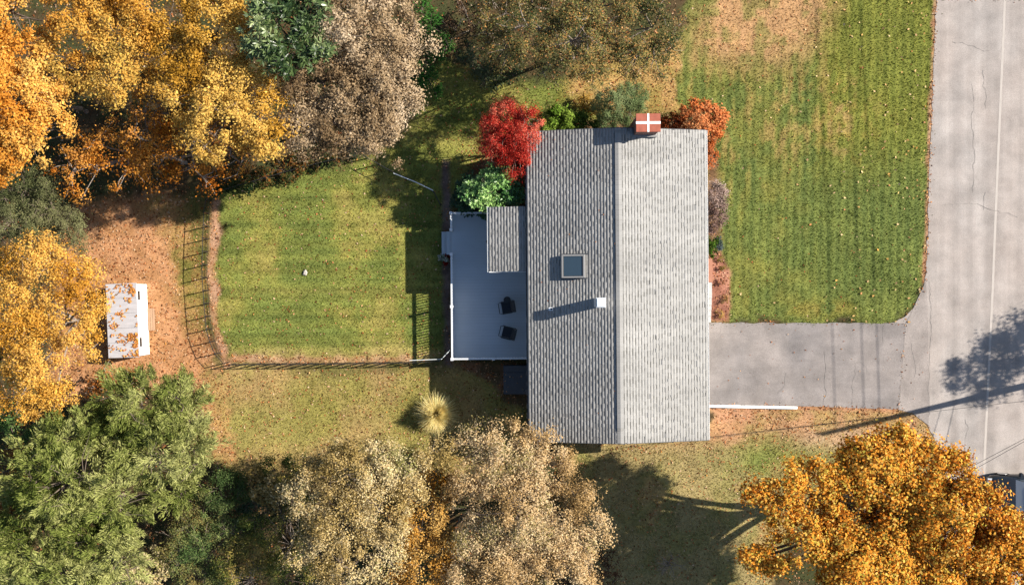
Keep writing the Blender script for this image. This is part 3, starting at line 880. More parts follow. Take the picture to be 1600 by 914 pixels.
# ------------------------------------------------------------------ deck chairs
def chair(px, py, rot, label):
    p = G(px, py, DZ + 0.35)
    r = empty('deck_chair', (p[0], p[1], DZ), rot)
    tag(r, label, 'chair', 'black chairs on the deck')
    W = 0.26
    # faces -x; seat, back, two side frames, front bar
    mb = MB()
    mb.loft([[(x, -W + 0.03, z), (x, W - 0.03, z), (x, W - 0.03, z + 0.03), (x, -W + 0.03, z + 0.03)] for x, z in ((-0.27, 0.42), (-0.1, 0.39), (0.14, 0.37))])
    mb.build('seat', M['black_fabric'], r)
    mb = MB()
    mb.loft([[(x, -W + 0.03, z), (x, W - 0.03, z), (x + 0.03, W - 0.03, z + 0.012), (x + 0.03, -W + 0.03, z + 0.012)] for x, z in ((0.14, 0.40), (0.24, 0.66), (0.31, 0.92))])
    mb.build('backrest', M['black_fabric'], r)
    for s in (-1, 1):
        mb = MB()
        mb.tube([(-0.30, s * W, 0.0), (-0.26, s * W, 0.58), (-0.20, s * W, 0.62), (0.20, s * W, 0.60)], 0.02, 8)
        mb.tube([(-0.28, s * W, 0.42), (0.14, s * W, 0.38), (0.35, s * W, 0.94)], 0.018, 8)
        mb.tube([(0.30, s * W, 0.0), (0.10, s * W, 0.38)], 0.018, 8)
        mb.build('side_frame', M['black_metal'], r)
        mb = MB(); mb.box(-0.26, 0.18, s * W - 0.035, s * W + 0.035, 0.625, 0.65); mb.build('armrest', M['black_metal'], r)
    mb = MB(); mb.tube([(-0.29, -W, 0.43), (-0.40, -W + 0.02, 0.40), (-0.40, W - 0.02, 0.40), (-0.29, W, 0.43)], 0.016, 8); mb.tube([(0.345, -W, 0.94), (0.355, 0, 0.95), (0.345, W, 0.94)], 0.02, 8)
    mb.build('crossbar', M['black_metal'], r)
    return r


chair(793, 480, R(10), 'black deck chair with a small round table at its side')
chair(794, 520, R(-14), 'black deck chair further from the side roof, nothing beside it')
p = G(792.5, 469, DZ + 0.45)
st = empty('side_table', (p[0], p[1], DZ)); tag(st, 'small black side table tucked against the upper deck chair', 'table')
mb = MB(); mb.tube([(0, 0, 0.44), (0, 0, 0.47)], 0.17, 20); mb.build('table_top', M['black_metal'], st)
mb = MB(); mb.tube([(0, 0, 0.02), (0, 0, 0.44)], 0.02, 8); mb.tube([(0, 0, 0.0), (0, 0, 0.02)], 0.12, 14); mb.build('stem', M['black_metal'], st)

# ------------------------------------------------------------------ shed
SZ = 1.42
s0 = G(190, 501, SZ)
SROT = R(2.4)
shed = empty('shed', (s0[0], s0[1], 0), SROT)
tag(shed, 'low white garden shed with leaf-strewn roof under yellow tree', 'shed')
sl = 116.5 / (FPX / (CAM_H - SZ)) / 2
sxw, sxe = -0.80, 0.74
mb = MB(); mb.loft([[(sxw + 0.08, y, -0.05), (sxe - 0.03, y, -0.05), (sxe - 0.03, y, SZ - 0.06), (sxw + 0.08, y, SZ - 0.34)] for y in (-sl + 0.06, sl - 0.06)])
mb.build('wall', M['white_paint'], shed)
npan = 5
for k in range(npan):
    y0 = -sl + 2 * sl * k / npan; y1 = -sl + 2 * sl * (k + 1) / npan
    mb = MB(); mb.loft([[(sxw, y, SZ - 0.36), (sxe, y, SZ - 0.05), (sxe, y, SZ - 0.015), (sxw, y, SZ - 0.325)] for y in (y0 + 0.006, y1 - 0.006)])
    mb.build('roof_panel', M['shed_roof'], shed)
for yy in (0.66 * sl, -0.60 * sl):
    mb = MB(); mb.box(sxe - 0.035, sxe - 0.012, yy - 0.24, yy + 0.24, SZ - 0.46, SZ - 0.14)
    w = mb.build('window', M['white_metal'], shed)
    mb = MB(); mb.box(sxe - 0.02, sxe - 0.006, yy - 0.21, yy + 0.21, SZ - 0.43, SZ - 0.17); mb.build('louvre', M['black_metal'], w)
mb = MB()
mb.box(sxe - 0.035, sxe - 0.010, -0.55, -0.02, 0.05, SZ - 0.12); mb.box(sxe - 0.035, sxe - 0.010, 0.02, 0.55, 0.05, SZ - 0.12)
mb.build('door', M['white_paint'], shed)
rp_ = G(236, 499)
ramp = empty('wooden_ramp', (rp_[0], rp_[1], 0), SROT)
tag(ramp, 'short weathered wooden ramp at the front of the white shed', 'ramp')
for k in range(4):
    mb = MB(); x = -0.20 + k * 0.10; mb.box(x, x + 0.09, -0.52, 0.52, 0.02, 0.12 - 0.018 * k); mb.build('plank', M['wood'], ramp)

# ------------------------------------------------------------------ garden fence
fence = empty('garden_fence', (*G(340, 560)[:2], 0))
tag(fence, 'thin black metal fence of slim posts around back lawn', 'fence')
fo = Vector(fence.location)


def run_posts(pts, step=20.0):
    q = [np.array(p, float) for p in pts]; out = []; carry = 0
    for a, b2 in zip(q[:-1], q[1:]):
        ln = np.linalg.norm(b2 - a); t = carry
        while t < ln:
            out.append(a + (b2 - a) * t / ln); t += step
        carry = t - ln
    return out


FH = 0.88
run1 = run_posts([(702, 549), (690, 562), (643, 565), (500, 567), (358, 568)])
run2 = run_posts([(357, 566), (345, 553), (338, 540), (331, 515), (327, 470), (324, 430), (325, 380), (328, 319), (334, 306), (400, 287), (480, 264), (548, 248), (572, 247)])
run3 = run_posts([(574, 248), (592, 258), (611, 269), (677, 298), (692, 326)])
mb = MB(); mb.tube([(0, 0, -0.1), (0, 0, FH + 0.02)], 0.027, 6)
post0 = None
wires = MB()
for run in (run1, run2, run3):
    P3 = [Vector((*G(*p)[:2], 0)) - Vector((fo.x, fo.y, 0)) for p in run]
    for k, p in enumerate(P3):
        if post0 is None: post0 = mb.build('post', M['black_metal'], fence); ob = post0
        else: ob = post0.copy(); COL.objects.link(ob)
        ob.location = p
    for z in (FH - 0.01, 0.10):
        pr_all = MB(); pr_all.tube([p + Vector((0, 0, z)) for p in P3], 0.016 if z > 0.7 else 0.007, 5); pr_all.build('rail', M['black_metal'], fence)
    for a, b2 in zip(P3[:-1], P3[1:]):
        for j in range(1, 5):
            p = a.lerp(b2, j / 5)
            wires.tube([p + Vector((0, 0, 0.03)), p + Vector((0, 0, FH))], 0.0022, 3, cap=False)
w = wires.build('wire_infill', M['black_metal'], fence); w['kind'] = 'stuff'
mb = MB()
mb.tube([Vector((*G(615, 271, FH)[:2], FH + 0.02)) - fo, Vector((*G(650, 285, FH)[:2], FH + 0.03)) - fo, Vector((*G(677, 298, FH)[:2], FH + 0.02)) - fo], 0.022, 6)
mb.build('top_rail_glint', M['sky_glint_rail'], fence)  # sky glint put in as a pale tube above the black rail
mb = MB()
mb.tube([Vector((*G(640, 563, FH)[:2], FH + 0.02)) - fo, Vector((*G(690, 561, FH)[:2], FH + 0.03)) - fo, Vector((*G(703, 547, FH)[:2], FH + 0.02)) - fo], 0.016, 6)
mb.build('top_rail_glint', M['sky_glint_rail'], fence)  # same painted sky glint, on the run by the deck

# white edging board along the driveway
e0, e1 = G(1109, 634.5, 0.15), G(1246, 637, 0.15)
mb = MB(); ang = math.atan2(e1[1] - e0[1], e1[0] - e0[0]); ln = math.hypot(e1[0] - e0[0], e1[1] - e0[1])
mb.box(-ln / 2, ln / 2, -0.06, 0.06, -0.05, 0.16)
o = mb.build('edging_board', M['white_paint'], None, bevel=0.008); o.location = (*((e0 + e1) / 2)[:2], 0); o.rotation_euler = (0, 0, ang)
tag(o, 'long white edging board along the lower side of the driveway', 'edging')

# pale scrap on the back lawn
mb = MB()
p = G(477, 427)
mb.loft([[(-0.10 * k, -0.06 * k, z), (0.05 * k, -0.10 * k, z), (0.11 * k, 0.03 * k, z + 0.01), (0.03 * k, 0.16 * k, z), (-0.06 * k, 0.09 * k, z)] for k, z in ((1.0, 0.02), (1.15, 0.07), (0.6, 0.11))])
o = mb.build('garden_stone', M['ceramic'], None); o.location = (p[0], p[1], 0)
tag(o, 'small pale stone lying in the middle of the back lawn', 'stone')

# ------------------------------------------------------------------ car peeking in at the lower right
car = empty('parked_car', (24.4, -9.42, 0.01), R(180))
tag(car, 'black car half hidden by orange tree at road edge', 'car')


def car_ring(x, hw, zb, zt, tw):
    return [(x, -hw, zb), (x, hw, zb), (x, hw + 0.03, zb + (zt - zb) * 0.55), (x, hw - 0.04, zt - 0.03), (x, tw, zt), (x, -tw, zt), (x, -hw + 0.04, zt - 0.03), (x, -hw - 0.03, zb + (zt - zb) * 0.55)]


mb = MB()
mb.loft([car_ring(*a) for a in ((2.22, 0.55, 0.35, 0.58, 0.35), (2.15, 0.72, 0.25, 0.68, 0.55), (1.9, 0.84, 0.22, 0.76, 0.62), (1.4, 0.88, 0.22, 0.86, 0.7), (0.95, 0.89, 0.22, 0.95, 0.74), (0, 0.90, 0.22, 0.95, 0.76), (-1.2, 0.89, 0.22, 0.96, 0.74), (-1.9, 0.85, 0.24, 0.98, 0.68), (-2.15, 0.76, 0.3, 0.9, 0.6))])
body = mb.build('body', M['car_paint'], car, smooth=True)
mb = MB(); mb.loft([[(x, -w, 1.42), (x, w, 1.42), (x, w - 0.08, 1.47), (x, -w + 0.08, 1.47)] for x, w in ((0.3, 0.56), (-0.4, 0.6), (-1.2, 0.56))])
mb.build('roof', M['car_paint'], car)
mb = MB(); mb.add([(1.02, -0.74, 0.94), (1.02, 0.74, 0.94), (0.30, 0.57, 1.43), (0.30, -0.57, 1.43)], [(0, 1, 2, 3)]); mb.build('windscreen', M['lamp_and_glare_glass'], car)  # pale tint paints the sky's reflection onto the glass
mb = MB()
for s in (-1, 1):
    mb.add([(1.0, s * 0.76, 0.94), (-1.75, s * 0.72, 0.96), (-1.2, s * 0.57, 1.43), (0.3, s * 0.57, 1.43)], [(0, 1, 2, 3)])
mb.add([(-1.8, -0.7, 0.96), (-1.8, 0.7, 0.96), (-1.2, 0.57, 1.43), (-1.2, -0.57, 1.43)], [(0, 1, 2, 3)])
mb.build('side_glass', M['dark_glass'], car)
for s in (-1, 1):
    for x in (1.35, -1.35):
        mb = MB(); mb.tube([(x, s * 0.70, 0.33), (x, s * 0.91, 0.33)], 0.33, 20); wh = mb.build('wheel', M['rubber'], car)
        mb = MB(); mb.tube([(x, s * 0.905, 0.33), (x, s * 0.925, 0.33)], 0.22, 16); mb.build('rim', M['alloy'], wh)
    mb = MB(); mb.box(2.0, 2.2, s * 0.62 - 0.14, s * 0.62 + 0.14, 0.60, 0.70); mb.build('headlight', M['lamp_and_glare_glass'], car)
    mb = MB(); mb.box(0.75, 0.9, s * 0.98 - 0.1, s * 0.98 + 0.1, 0.95, 1.1); mb.build('mirror', M['car_paint'], car, bevel=0.03)

# ------------------------------------------------------------------ utility pole and cables beyond the right edge
SHX, SHY = math.cos(SUN_AZ) / math.tan(SUN_EL), math.sin(SUN_AZ) / math.tan(SUN_EL)   # shadow length per metre of height
PT = G(1285, 678)[:2] + np.array([SHX, SHY]) * 8.9
pole = empty('utility_pole', (PT[0], PT[1], 0))
tag(pole, 'tall wooden utility pole beside the road, casting a long shadow', 'pole')
mb = MB(); mb.tube([(0, 0, -0.2), (0, 0, 4), (0, 0, 8.9)], [0.17, 0.14, 0.10], 12); mb.build('shaft', M['pole_wood'], pole, smooth=False)
mb = MB(); mb.box(-0.9, 0.9, -0.05, 0.05, 8.35, 8.47, Matrix.Rotation(R(10), 4, 'Z')); mb.build('crossarm', M['pole_wood'], pole)


def cable(pts, r, sag, label, group=None):
    a, b2 = Vector(pts[0]), Vector(pts[1])
    P_ = [a.lerp(b2, k / 24) - Vector((0, 0, sag * 4 * (k / 24) * (1 - k / 24))) for k in range(25)]
    mid = P_[0].copy()
    mb = MB(); mb.tube([p - mid for p in P_], r, 5)
    o = mb.build('overhead_cable', M['black_metal'], None); o.location = mid
    tag(o, label, 'cable', group)
    return o


def road_cable(gx_, h, label):
    a = np.array([G(gx_, 570)[0] + SHX * h, PT[1], h])
    cable((a, (a[0] - 1.6, 34, h + 0.6)), 0.015, 0.25, label, 'cables along the road')


road_cable(1305, 8.3, 'overhead cable whose shadow line lies leftmost on the driveway')
road_cable(1350, 7.5, 'overhead cable whose shadow line lies in the middle on driveway')
road_cable(1374, 7.0, 'overhead cable whose shadow line on driveway lies nearest the road')
hs_ = G(1106, 684, 3.45)
px0 = PT[0]
cable(((px0, PT[1], 6.1), (hs_[0], hs_[1], 3.4)), 0.008, 0.15, 'thin service cable crossing the road to the house corner', 'thin cables over the road')
cable(((px0, PT[1] - 0.05, 5.9), (hs_[0], hs_[1] - 0.06, 3.35)), 0.008, 0.35, 'thin lower service cable sagging beside its twin over the road', 'thin cables over the road')
g1, g2 = G(1430, 775), G(1460, 768)
cable(((px0, PT[1], 4.6), (g1[0], g1[1], 0)), 0.010, 0.0, 'upper of two slanting guy wires above the black car', 'guy wires of the pole')
cable(((px0 + 0.05, PT[1] - 0.1, 4.2), (g2[0], g2[1], 0)), 0.010, 0.0, 'lower of two slanting guy wires above the black car', 'guy wires of the pole')


# ------------------------------------------------------------------ plants
def unit(v):
    return v / (np.linalg.norm(v, axis=-1, keepdims=True) + 1e-9)


def leaves_geo(C, axis_, nrm, ln, wd, fold):
    """diamond leaves: C centres, axis_ long direction, nrm facing"""
    v = unit(np.cross(nrm, axis_))
    n2 = unit(np.cross(axis_, v))
    a = axis_ * ln[:, None] / 2; s = v * wd[:, None] / 2; f = n2 * (wd * fold)[:, None]
    return np.stack([C - a, C + s * 1.0 - f + a * 0.1, C + a, C - s - f + a * 0.1], 1).reshape(-1, 3)


def pick(pal, t):
    """palette of sRGB colours sampled at t 0..1"""
    pal = np.array([A(c) for c in pal]); k = np.clip(t, 0, 0.9999) * (len(pal) - 1)
    i = k.astype(int); f = (k - i)[:, None]
    return pal[i] * (1 - f) + pal[np.minimum(i + 1, len(pal) - 1)] * f


def fast_tubes(mbx, segs, n=4):
    for pts, rad in segs: mbx.tube(pts, rad, n, cap=False)


def plant(name, label, cat, blobs, zc, pal, leaf=0.14, aspect=0.62, clump=0.42, lpc=70, fill=1.0, vr=0.75, mode='leaf', kbright=1.0,
          bark='bark', trunk_r=0.13, group=None, gap=0.15, hole=0.29, inner=0.25, twig=0.012, seed=None, mt='leaf', low=-0.25, tvar=0.35, trunk=True, jit=0.25):
    r = np.random.default_rng(sum(ord(ch) * (i + 7) for i, ch in enumerate(label)) % 99991)
    if mode == 'leaf' and max(b_[2] for b_ in blobs) > 30:
        leaf *= 0.56; lpc = int(lpc * 3.0)
    s = FPX / (CAM_H - zc)
    B = []
    for bl in blobs:
        px, py, rp = bl[:3]; dz = bl[3] if len(bl) > 3 else 0.0
        p = G(px, py, zc + dz); rr = rp / s
        B.append((p[0], p[1], zc + dz + (r.uniform(-jit, jit) * rr if dz == 0 else 0), rr))
    B = np.array(B)
    wts = B[:, 3] ** 2
    base = np.array([(B[:, 0] * wts).sum() / wts.sum(), (B[:, 1] * wts).sum() / wts.sum()])
    root = empty(name, (base[0], base[1], 0))
    tag(root, label, cat, group)
    off = np.array([base[0], base[1], 0])
    # clump centres on the shells of the blobs
    CC, CN, CB = [], [], []
    for i, (bx, by, bz, br) in enumerate(B):
        n = max(4, int(fill * 5.0 * (br / clump) ** 2))
        d = unit(r.normal(size=(n * 2, 3))); d = d[d[:, 2] > low][:n]
        rad = np.where(r.random(len(d)) < inner, r.uniform(0.35, 0.8, len(d)), r.uniform(0.82, 1.06, len(d)))
        rad = np.where((r.random(len(d)) < 0.13) & (br > 0.9) & (d[:, 2] < 0.7), r.uniform(1.05, 1.42, len(d)), rad)
        lum = 1 + 0.42 * (fbm(d[:, 0] * 2.3 + i * 3, d[:, 1] * 2.3 + d[:, 2] * 1.7, 6, 3) - 0.5) * 2
        p = np.array([bx, by, bz]) + d * (rad * lum)[:, None] * br * np.array([1, 1, vr])
        keep = r.random(len(p)) > gap
        for j in range(len(B)):
            if j == i: continue
            q = (p - B[j, :3]) / (B[j, 3] * np.array([1, 1, vr]))
            keep &= ~((np.linalg.norm(q, axis=1) < 0.62) & (r.random(len(p)) < 0.85))
        hn = fbm(p[:, 0] * 0.75 + 17, p[:, 1] * 0.75 + p[:, 2] * 0.5, 4, 3)
        keep &= (hn > hole + 0.10 * r.random(len(p))) | (br < 0.9) | (mode == 'spray')
        keep &= p[:, 2] > clump * 0.4
        CC.append(p[keep]); CN.append(d[keep]); CB += [i] * int(keep.sum())
    CC, CN, CB = np.concatenate(CC), np.concatenate(CN), np.array(CB)
    nc = len(CC)
    ctone = np.clip(0.5 + (fbm(CC[:, 0] * 0.7 + 31, CC[:, 1] * 0.7, 2, 3) - 0.5) * 2.2 * 0.8 + r.normal(0, 0.10, nc), 0, 1)
    # leaves
    n = np.maximum(6, (lpc * r.uniform(0.5, 1.5, nc)).astype(int))
    ci = np.repeat(np.arange(nc), n); nl = len(ci)
    if mode == 'leaf':
        csz = r.uniform(0.6, 1.35, nc)
        o3 = r.normal(size=(nl, 3)) * clump * 0.42 * np.array([1, 1, 0.75]) * csz[ci][:, None]
        P_ = CC[ci] + o3
        nr = unit(np.array([0, 0, 0.55]) + CN[ci] * 0.4 + unit(o3) * 0.65 + r.normal(size=(nl, 3)) * 0.45)
        ax = unit(np.cross(nr, r.normal(size=(nl, 3))))
        ln = leaf * r.uniform(0.5, 1.5, nl); wd = ln * aspect * r.uniform(0.7, 1.2, nl)
    elif mode == 'spray':           # feathery conifer sprays growing outward
        ax0 = unit(CN * np.array([1, 1, 0.35]) + np.array([0, 0, 0.25]) + r.normal(size=(nc, 3)) * 0.45)
        t = r.random(nl)
        side = unit(np.cross(ax0, np.array([0, 0, 1.0]) + r.normal(size=(nc, 3)) * 0.4))
        lat = r.normal(size=nl) * (1 - t * 0.75) * clump * 0.42
        P_ = CC[ci] + ax0[ci] * (t * clump * 1.7 - clump * 0.6)[:, None] + side[ci] * lat[:, None] + r.normal(size=(nl, 3)) * 0.05
        ax = unit(ax0[ci] + side[ci] * (np.sign(lat) * 0.55)[:, None] + r.normal(size=(nl, 3)) * 0.28)
        nr = unit(np.array([0, 0, 1.0]) + r.normal(size=(nl, 3)) * 0.55)
        ln = leaf * r.uniform(0.6, 1.4, nl); wd = ln * aspect
    else:                           # rosette: long leaves radiating from a bud
        nro = 9
        ro = ci * 1000 + (np.arange(nl) // nro)
        _, inv = np.unique(ro, return_inverse=True)
        ctr = r.normal(size=(inv.max() + 1, 3)) * clump * 0.5
        ang = r.uniform(0, 2 * np.pi, nl)
        ax = unit(np.stack([np.cos(ang), np.sin(ang), r.uniform(-0.15, 0.5, nl)], 1) + CN[ci] * 0.3)
        ln = leaf * r.uniform(0.7, 1.2, nl); wd = ln * aspect
        P_ = CC[ci] + ctr[inv] + ax * ln[:, None] * 0.5
        nr = unit(np.array([0, 0, 1.0]) + r.normal(size=(nl, 3)) * 0.35)
    V = leaves_geo(P_, ax, nr, ln, wd, 0.18)
    V[:, 2] = np.maximum(V[:, 2], 0.01)
    F = np.arange(nl * 4).reshape(-1, 4)
    tt = np.clip(ctone[ci] + r.normal(0, tvar * 0.5, nl), 0, 1)
    col = pick(pal, tt) * kbright * r.uniform(0.78, 1.2, nl)[:, None]
    cr = raw_obj('crown' if 'tree' in name or 'maple' in name or 'cedar' in name else 'foliage', V - off, F, 4, M[mt], root, col=np.clip(col, 0, 0.85))
    cr['kind'] = 'stuff'
    # wood
    mbx = MB()
    zt = max(0.25, zc * 0.55)
    if trunk:
        k = 6
        wob = r.normal(0, 0.06, (k, 2)); wob[0] = 0
        tp = [np.array([base[0] + wob[i, 0] * zc * 0.12, base[1] + wob[i, 1] * zc * 0.12, -0.15 + (zt + 0.15) * i / (k - 1)]) for i in range(k)]
        mbx.tube([p - off for p in tp], [trunk_r * (1.25 if i == 0 else 1 - 0.5 * i / (k - 1)) for i in range(k)], 8)
        top = tp[-1]
        tree_top = []
        for i, (bx, by, bz, br) in enumerate(B):
            st_ = tp[r.integers(2, k)]
            en = np.array([bx, by, bz - 0.15 * br * vr])
            mid = (st_ + en) / 2 + np.array([0, 0, 0.12 * np.linalg.norm(en - st_)]) + r.normal(0, 0.08, 3) * br
            rr = trunk_r * 0.5
            mbx.tube([st_ - off, mid - off, en - off], [rr, rr * 0.7, rr * 0.4], 6, cap=False, curve=True)
            tree_top.append(en)
        # sub-branches to a few nodes of each blob, twigs from the nearest node
        NP = []
        for i in range(len(B)):
            own = np.where(CB == i)[0]
            if len(own) == 0: continue
            for j in r.choice(own, min(len(own), max(2, len(own) // 9)), replace=False):
                st_ = tree_top[i]; en = st_ + (CC[j] - st_) * 0.8
                mid = (st_ + en) / 2 + r.normal(0, 0.06, 3) * np.linalg.norm(en - st_)
                mbx.tube([st_ - off, mid - off, en - off], [trunk_r * 0.22 + twig, trunk_r * 0.12 + twig, twig * 1.4], 4, cap=False, curve=True)
                NP += [en, mid]
        NP = np.array(NP)
        for j in range(nc):
            if nc > 320 and r.random() > 320 / nc: continue
            st_ = NP[np.argmin(((NP - CC[j]) ** 2).sum(1))]; en = CC[j] + CN[j] * clump * 0.4
            v = en - st_
            mid = st_ + v * 0.5 + r.normal(0, 0.10, 3) * np.linalg.norm(v) + np.array([0, 0, -0.06 * np.linalg.norm(v)])
            mbx.tube([st_ - off, mid - off, en - off], [twig * 1.3, twig * 1.0, twig * 0.45], 4, cap=False)
        mbx.build('trunk' if 'tree' in name or 'maple' in name or 'cedar' in name else 'stems', M[bark], root)
    return root


ORANGE = [(200, 124, 44), (236, 162, 66), (246, 182, 86), (252, 204, 112)]
AMBER = [(186, 126, 46), (232, 170, 72), (244, 192, 96), (222, 184, 92)]
GOLD = [(172, 126, 44), (222, 168, 68), (240, 192, 98), (248, 206, 110)]
MAUVE = [(116, 94, 68), (158, 134, 102), (184, 160, 128), (210, 188, 158)]
TAN = [(136, 116, 66), (196, 168, 106), (222, 196, 140), (240, 220, 174), (160, 154, 92)]
PINKTAN = [(140, 112, 70), (200, 166, 114), (222, 188, 138), (238, 212, 170), (170, 156, 96)]
OLIVE = [(66, 76, 46), (104, 104, 62), (164, 140, 100), (116, 124, 72), (196, 138, 82), (150, 146, 88), (90, 92, 58)]
SAGE = [(72, 82, 50), (110, 116, 76), (140, 142, 98), (160, 158, 112)]
CEDAR = [(84, 96, 42), (132, 142, 70), (166, 170, 98), (190, 190, 122)]
DGREEN = [(44, 64, 32), (78, 100, 54), (116, 134, 82), (150, 162, 108)]
RUST = [(140, 80, 36), (190, 118, 56), (206, 148, 84), (150, 120, 60)]
MAPLE = [(140, 84, 32), (200, 116, 38), (224, 144, 50), (238, 174, 72), (246, 200, 108), (186, 174, 74), (230, 182, 76), (236, 156, 60)]
REDS = [(132, 34, 28), (196, 52, 44), (226, 84, 70), (238, 140, 112)]
RHODO = [(58, 98, 50), (92, 136, 70), (132, 172, 92), (172, 204, 124)]
UNDER = [(60, 78, 44), (90, 108, 62), (122, 126, 76), (128, 112, 66)]

# trees along the upper edge
plant('maple_tree', 'deep orange maple filling the upper left corner', 'tree',
      [(15, 170, 70), (45, 75, 65), (5, 235, 45), (60, 195, 42), (20, 20, 60), (-40, 120, 70)], 7.5, ORANGE, 0.17, lpc=62, kbright=1.25, fill=1.0)
plant('maple_tree', 'amber tree beside the deep orange maple on the upper edge', 'tree',
      [(125, 45, 62), (195, 65, 60), (235, 15, 58), (110, 105, 38), (170, 0, 60), (180, 120, 40)], 7.0, AMBER, 0.16, lpc=58, kbright=1.2)
plant('maple_tree', 'tall golden yellow tree left of the dark green shrub', 'tree',
      [(330, 55, 66), (375, 130, 54), (300, 125, 70), (405, 185, 50), (350, 185, 60), (270, 60, 50), (425, 215, 28), (340, 0, 60)], 7.5, GOLD, 0.16, lpc=60, kbright=1.2)
plant('maple_tree', 'half bare orange maple with twigs leaning over the fence corner', 'tree',
      [(230, 200, 60), (300, 228, 54), (180, 252, 44), (115, 268, 34), (250, 252, 42), (360, 242, 36), (150, 225, 40)], 4.8, [(176, 100, 34), (230, 152, 60), (242, 176, 86), (206, 140, 72)], 0.16,
      lpc=30, fill=0.85, kbright=1.15, bark='bark_pale', twig=0.017, gap=0.3)
plant('evergreen_tree', 'dark glossy broadleaf evergreen between golden and mauve trees', 'tree',
      [(432, 38, 40), (475, 55, 36), (450, 84, 28), (470, 10, 38), (412, 62, 28), (490, 85, 20)], 8.6, DGREEN, 0.26, 0.26, clump=0.40, lpc=70, mode='rosette', mt='leaf_gloss', kbright=1.3)
plant('oak_tree', 'mauve brown oak with dull leaves above the fenced lawn', 'tree',
      [(560, 35, 78), (592, 95, 55), (505, 130, 52), (570, 165, 62), (525, 195, 42), (610, 150, 38), (585, 205, 34), (480, 215, 30), (470, 150, 34), (466, 190, 30), (474, 110, 28), (545, 225, 22), (630, 60, 26)], 7.0, MAUVE, 0.15, lpc=66, kbright=1.5, hole=0.2, gap=0.06, fill=1.1)
plant('oak_tree', 'thin olive brown tree with showing limbs above the chimney', 'tree',
      [(825, 45, 52), (895, 65, 54), (960, 50, 58), (1020, 40, 46), (860, 10, 55), (940, 5, 55), (1000, 90, 34), (870, 100, 30), (1040, 80, 24), (785, 70, 34), (790, 20, 40), (930, 110, 22)], 5.5, OLIVE, 0.13, lpc=52, fill=1.15, kbright=1.4, twig=0.014, gap=0.12, hole=0.30, tvar=0.7, inner=0.15, bark='bark_pale')
plant('shrub', 'fresh green shrub in shade right of the mauve oak', 'shrub', [(668, 50, 24), (690, 80, 22), (655, 110, 22), (672, 130, 18), (650, 160, 18), (662, 20, 22)], 1.6, [(46, 92, 40), (74, 124, 56), (104, 148, 72)], 0.10, clump=0.3, lpc=46, fill=0.8, trunk_r=0.04)
plant('shrub', 'grey green low shrub at the edge of the shaded side yard', 'shrub', [(740, 100, 24), (765, 118, 22), (790, 112, 18), (735, 75, 20)], 1.2, [(60, 80, 52), (96, 112, 78), (130, 138, 102)], 0.10, clump=0.3, lpc=40, fill=0.8, trunk_r=0.04)
plant('shrub', 'dull brown twiggy shrub deep in shade on the upper edge', 'shrub', [(720, 30, 30), (752, 50, 30), (770, 10, 30), (705, 60, 20)], 1.4, [(90, 68, 52), (120, 92, 74), (70, 72, 44)], 0.10, clump=0.32, lpc=26, fill=0.7, trunk_r=0.04, bark='bark_pale')

plant('ivy', 'dark green ivy under the trees along the upper fence', 'ground cover', [(375, 284, 20), (410, 274, 20), (445, 264, 22), (480, 254, 22), (515, 243, 20), (350, 292, 14), (540, 236, 14)], 0.35, [(34, 52, 32), (60, 80, 46), (96, 104, 60), (150, 96, 50)], 0.10, clump=0.26, lpc=44, fill=0.9, trunk_r=0.02)
# left side
plant('juniper_tree', 'grey green bushy tree on the left edge above yellow tree', 'tree', [(35, 295, 48), (70, 340, 40), (108, 348, 26), (20, 345, 42), (60, 285, 30), (110, 378, 22)], 4.2, SAGE, 0.10, 0.5, clump=0.34, lpc=62, kbright=1.05)
plant('maple_tree', 'bright yellow tree overhanging the white shed', 'tree',
      [(60, 420, 52), (35, 500, 62), (105, 485, 46), (128, 535, 34), (65, 575, 56), (30, 620, 42), (118, 440, 36), (10, 440, 50), (140, 480, 22), (90, 620, 26)], 5.2, [(200, 140, 50), (236, 178, 76), (246, 198, 104), (226, 166, 80)], 0.14, lpc=50, fill=1.15, kbright=1.3, gap=0.1, bark='bark_pale')
plant('cedar_tree', 'feathery green cedar touching the tan grass right of it', 'tree',
      [(225, 640, 52), (285, 655, 46), (250, 705, 58), (180, 680, 46), (300, 700, 36), (215, 605, 26), (280, 615, 26), (265, 760, 36)], 5.0, CEDAR, 0.17, 0.20, clump=0.42, lpc=130, mode='spray', vr=0.9, kbright=1.32, fill=1.35, gap=0.05)
plant('cedar_tree', 'large feathery pale green cedar in the lower left corner', 'tree',
      [(110, 750, 66), (60, 830, 66), (150, 850, 62), (185, 775, 54), (100, 690, 40), (20, 890, 50), (100, 905, 56), (190, 880, 34), (50, 760, 34)], 6.0, CEDAR, 0.17, 0.20, clump=0.42, lpc=130, mode='spray', vr=0.9, kbright=1.32, fill=1.35, gap=0.05)
plant('oak_tree', 'small rust brown tree at the far left beside the cedars', 'tree', [(8, 740, 34), (14, 790, 32), (5, 830, 26), (25, 715, 20)], 4.0, RUST, 0.13, lpc=46, kbright=1.1)
plant('shrub', 'light green shrub on left edge between yellow tree and cedar', 'shrub', [(15, 660, 26), (40, 670, 18)], 1.8, [(70, 110, 52), (110, 144, 78), (140, 168, 100)], 0.10, clump=0.3, lpc=46, trunk_r=0.04)
plant('shrub', 'orange leaved sapling between the white shed and cedar', 'shrub', [(170, 590, 22), (200, 580, 18), (150, 605, 18)], 1.8, RUST, 0.12, clump=0.3, lpc=20, fill=0.7, trunk_r=0.03, bark='bark_pale')

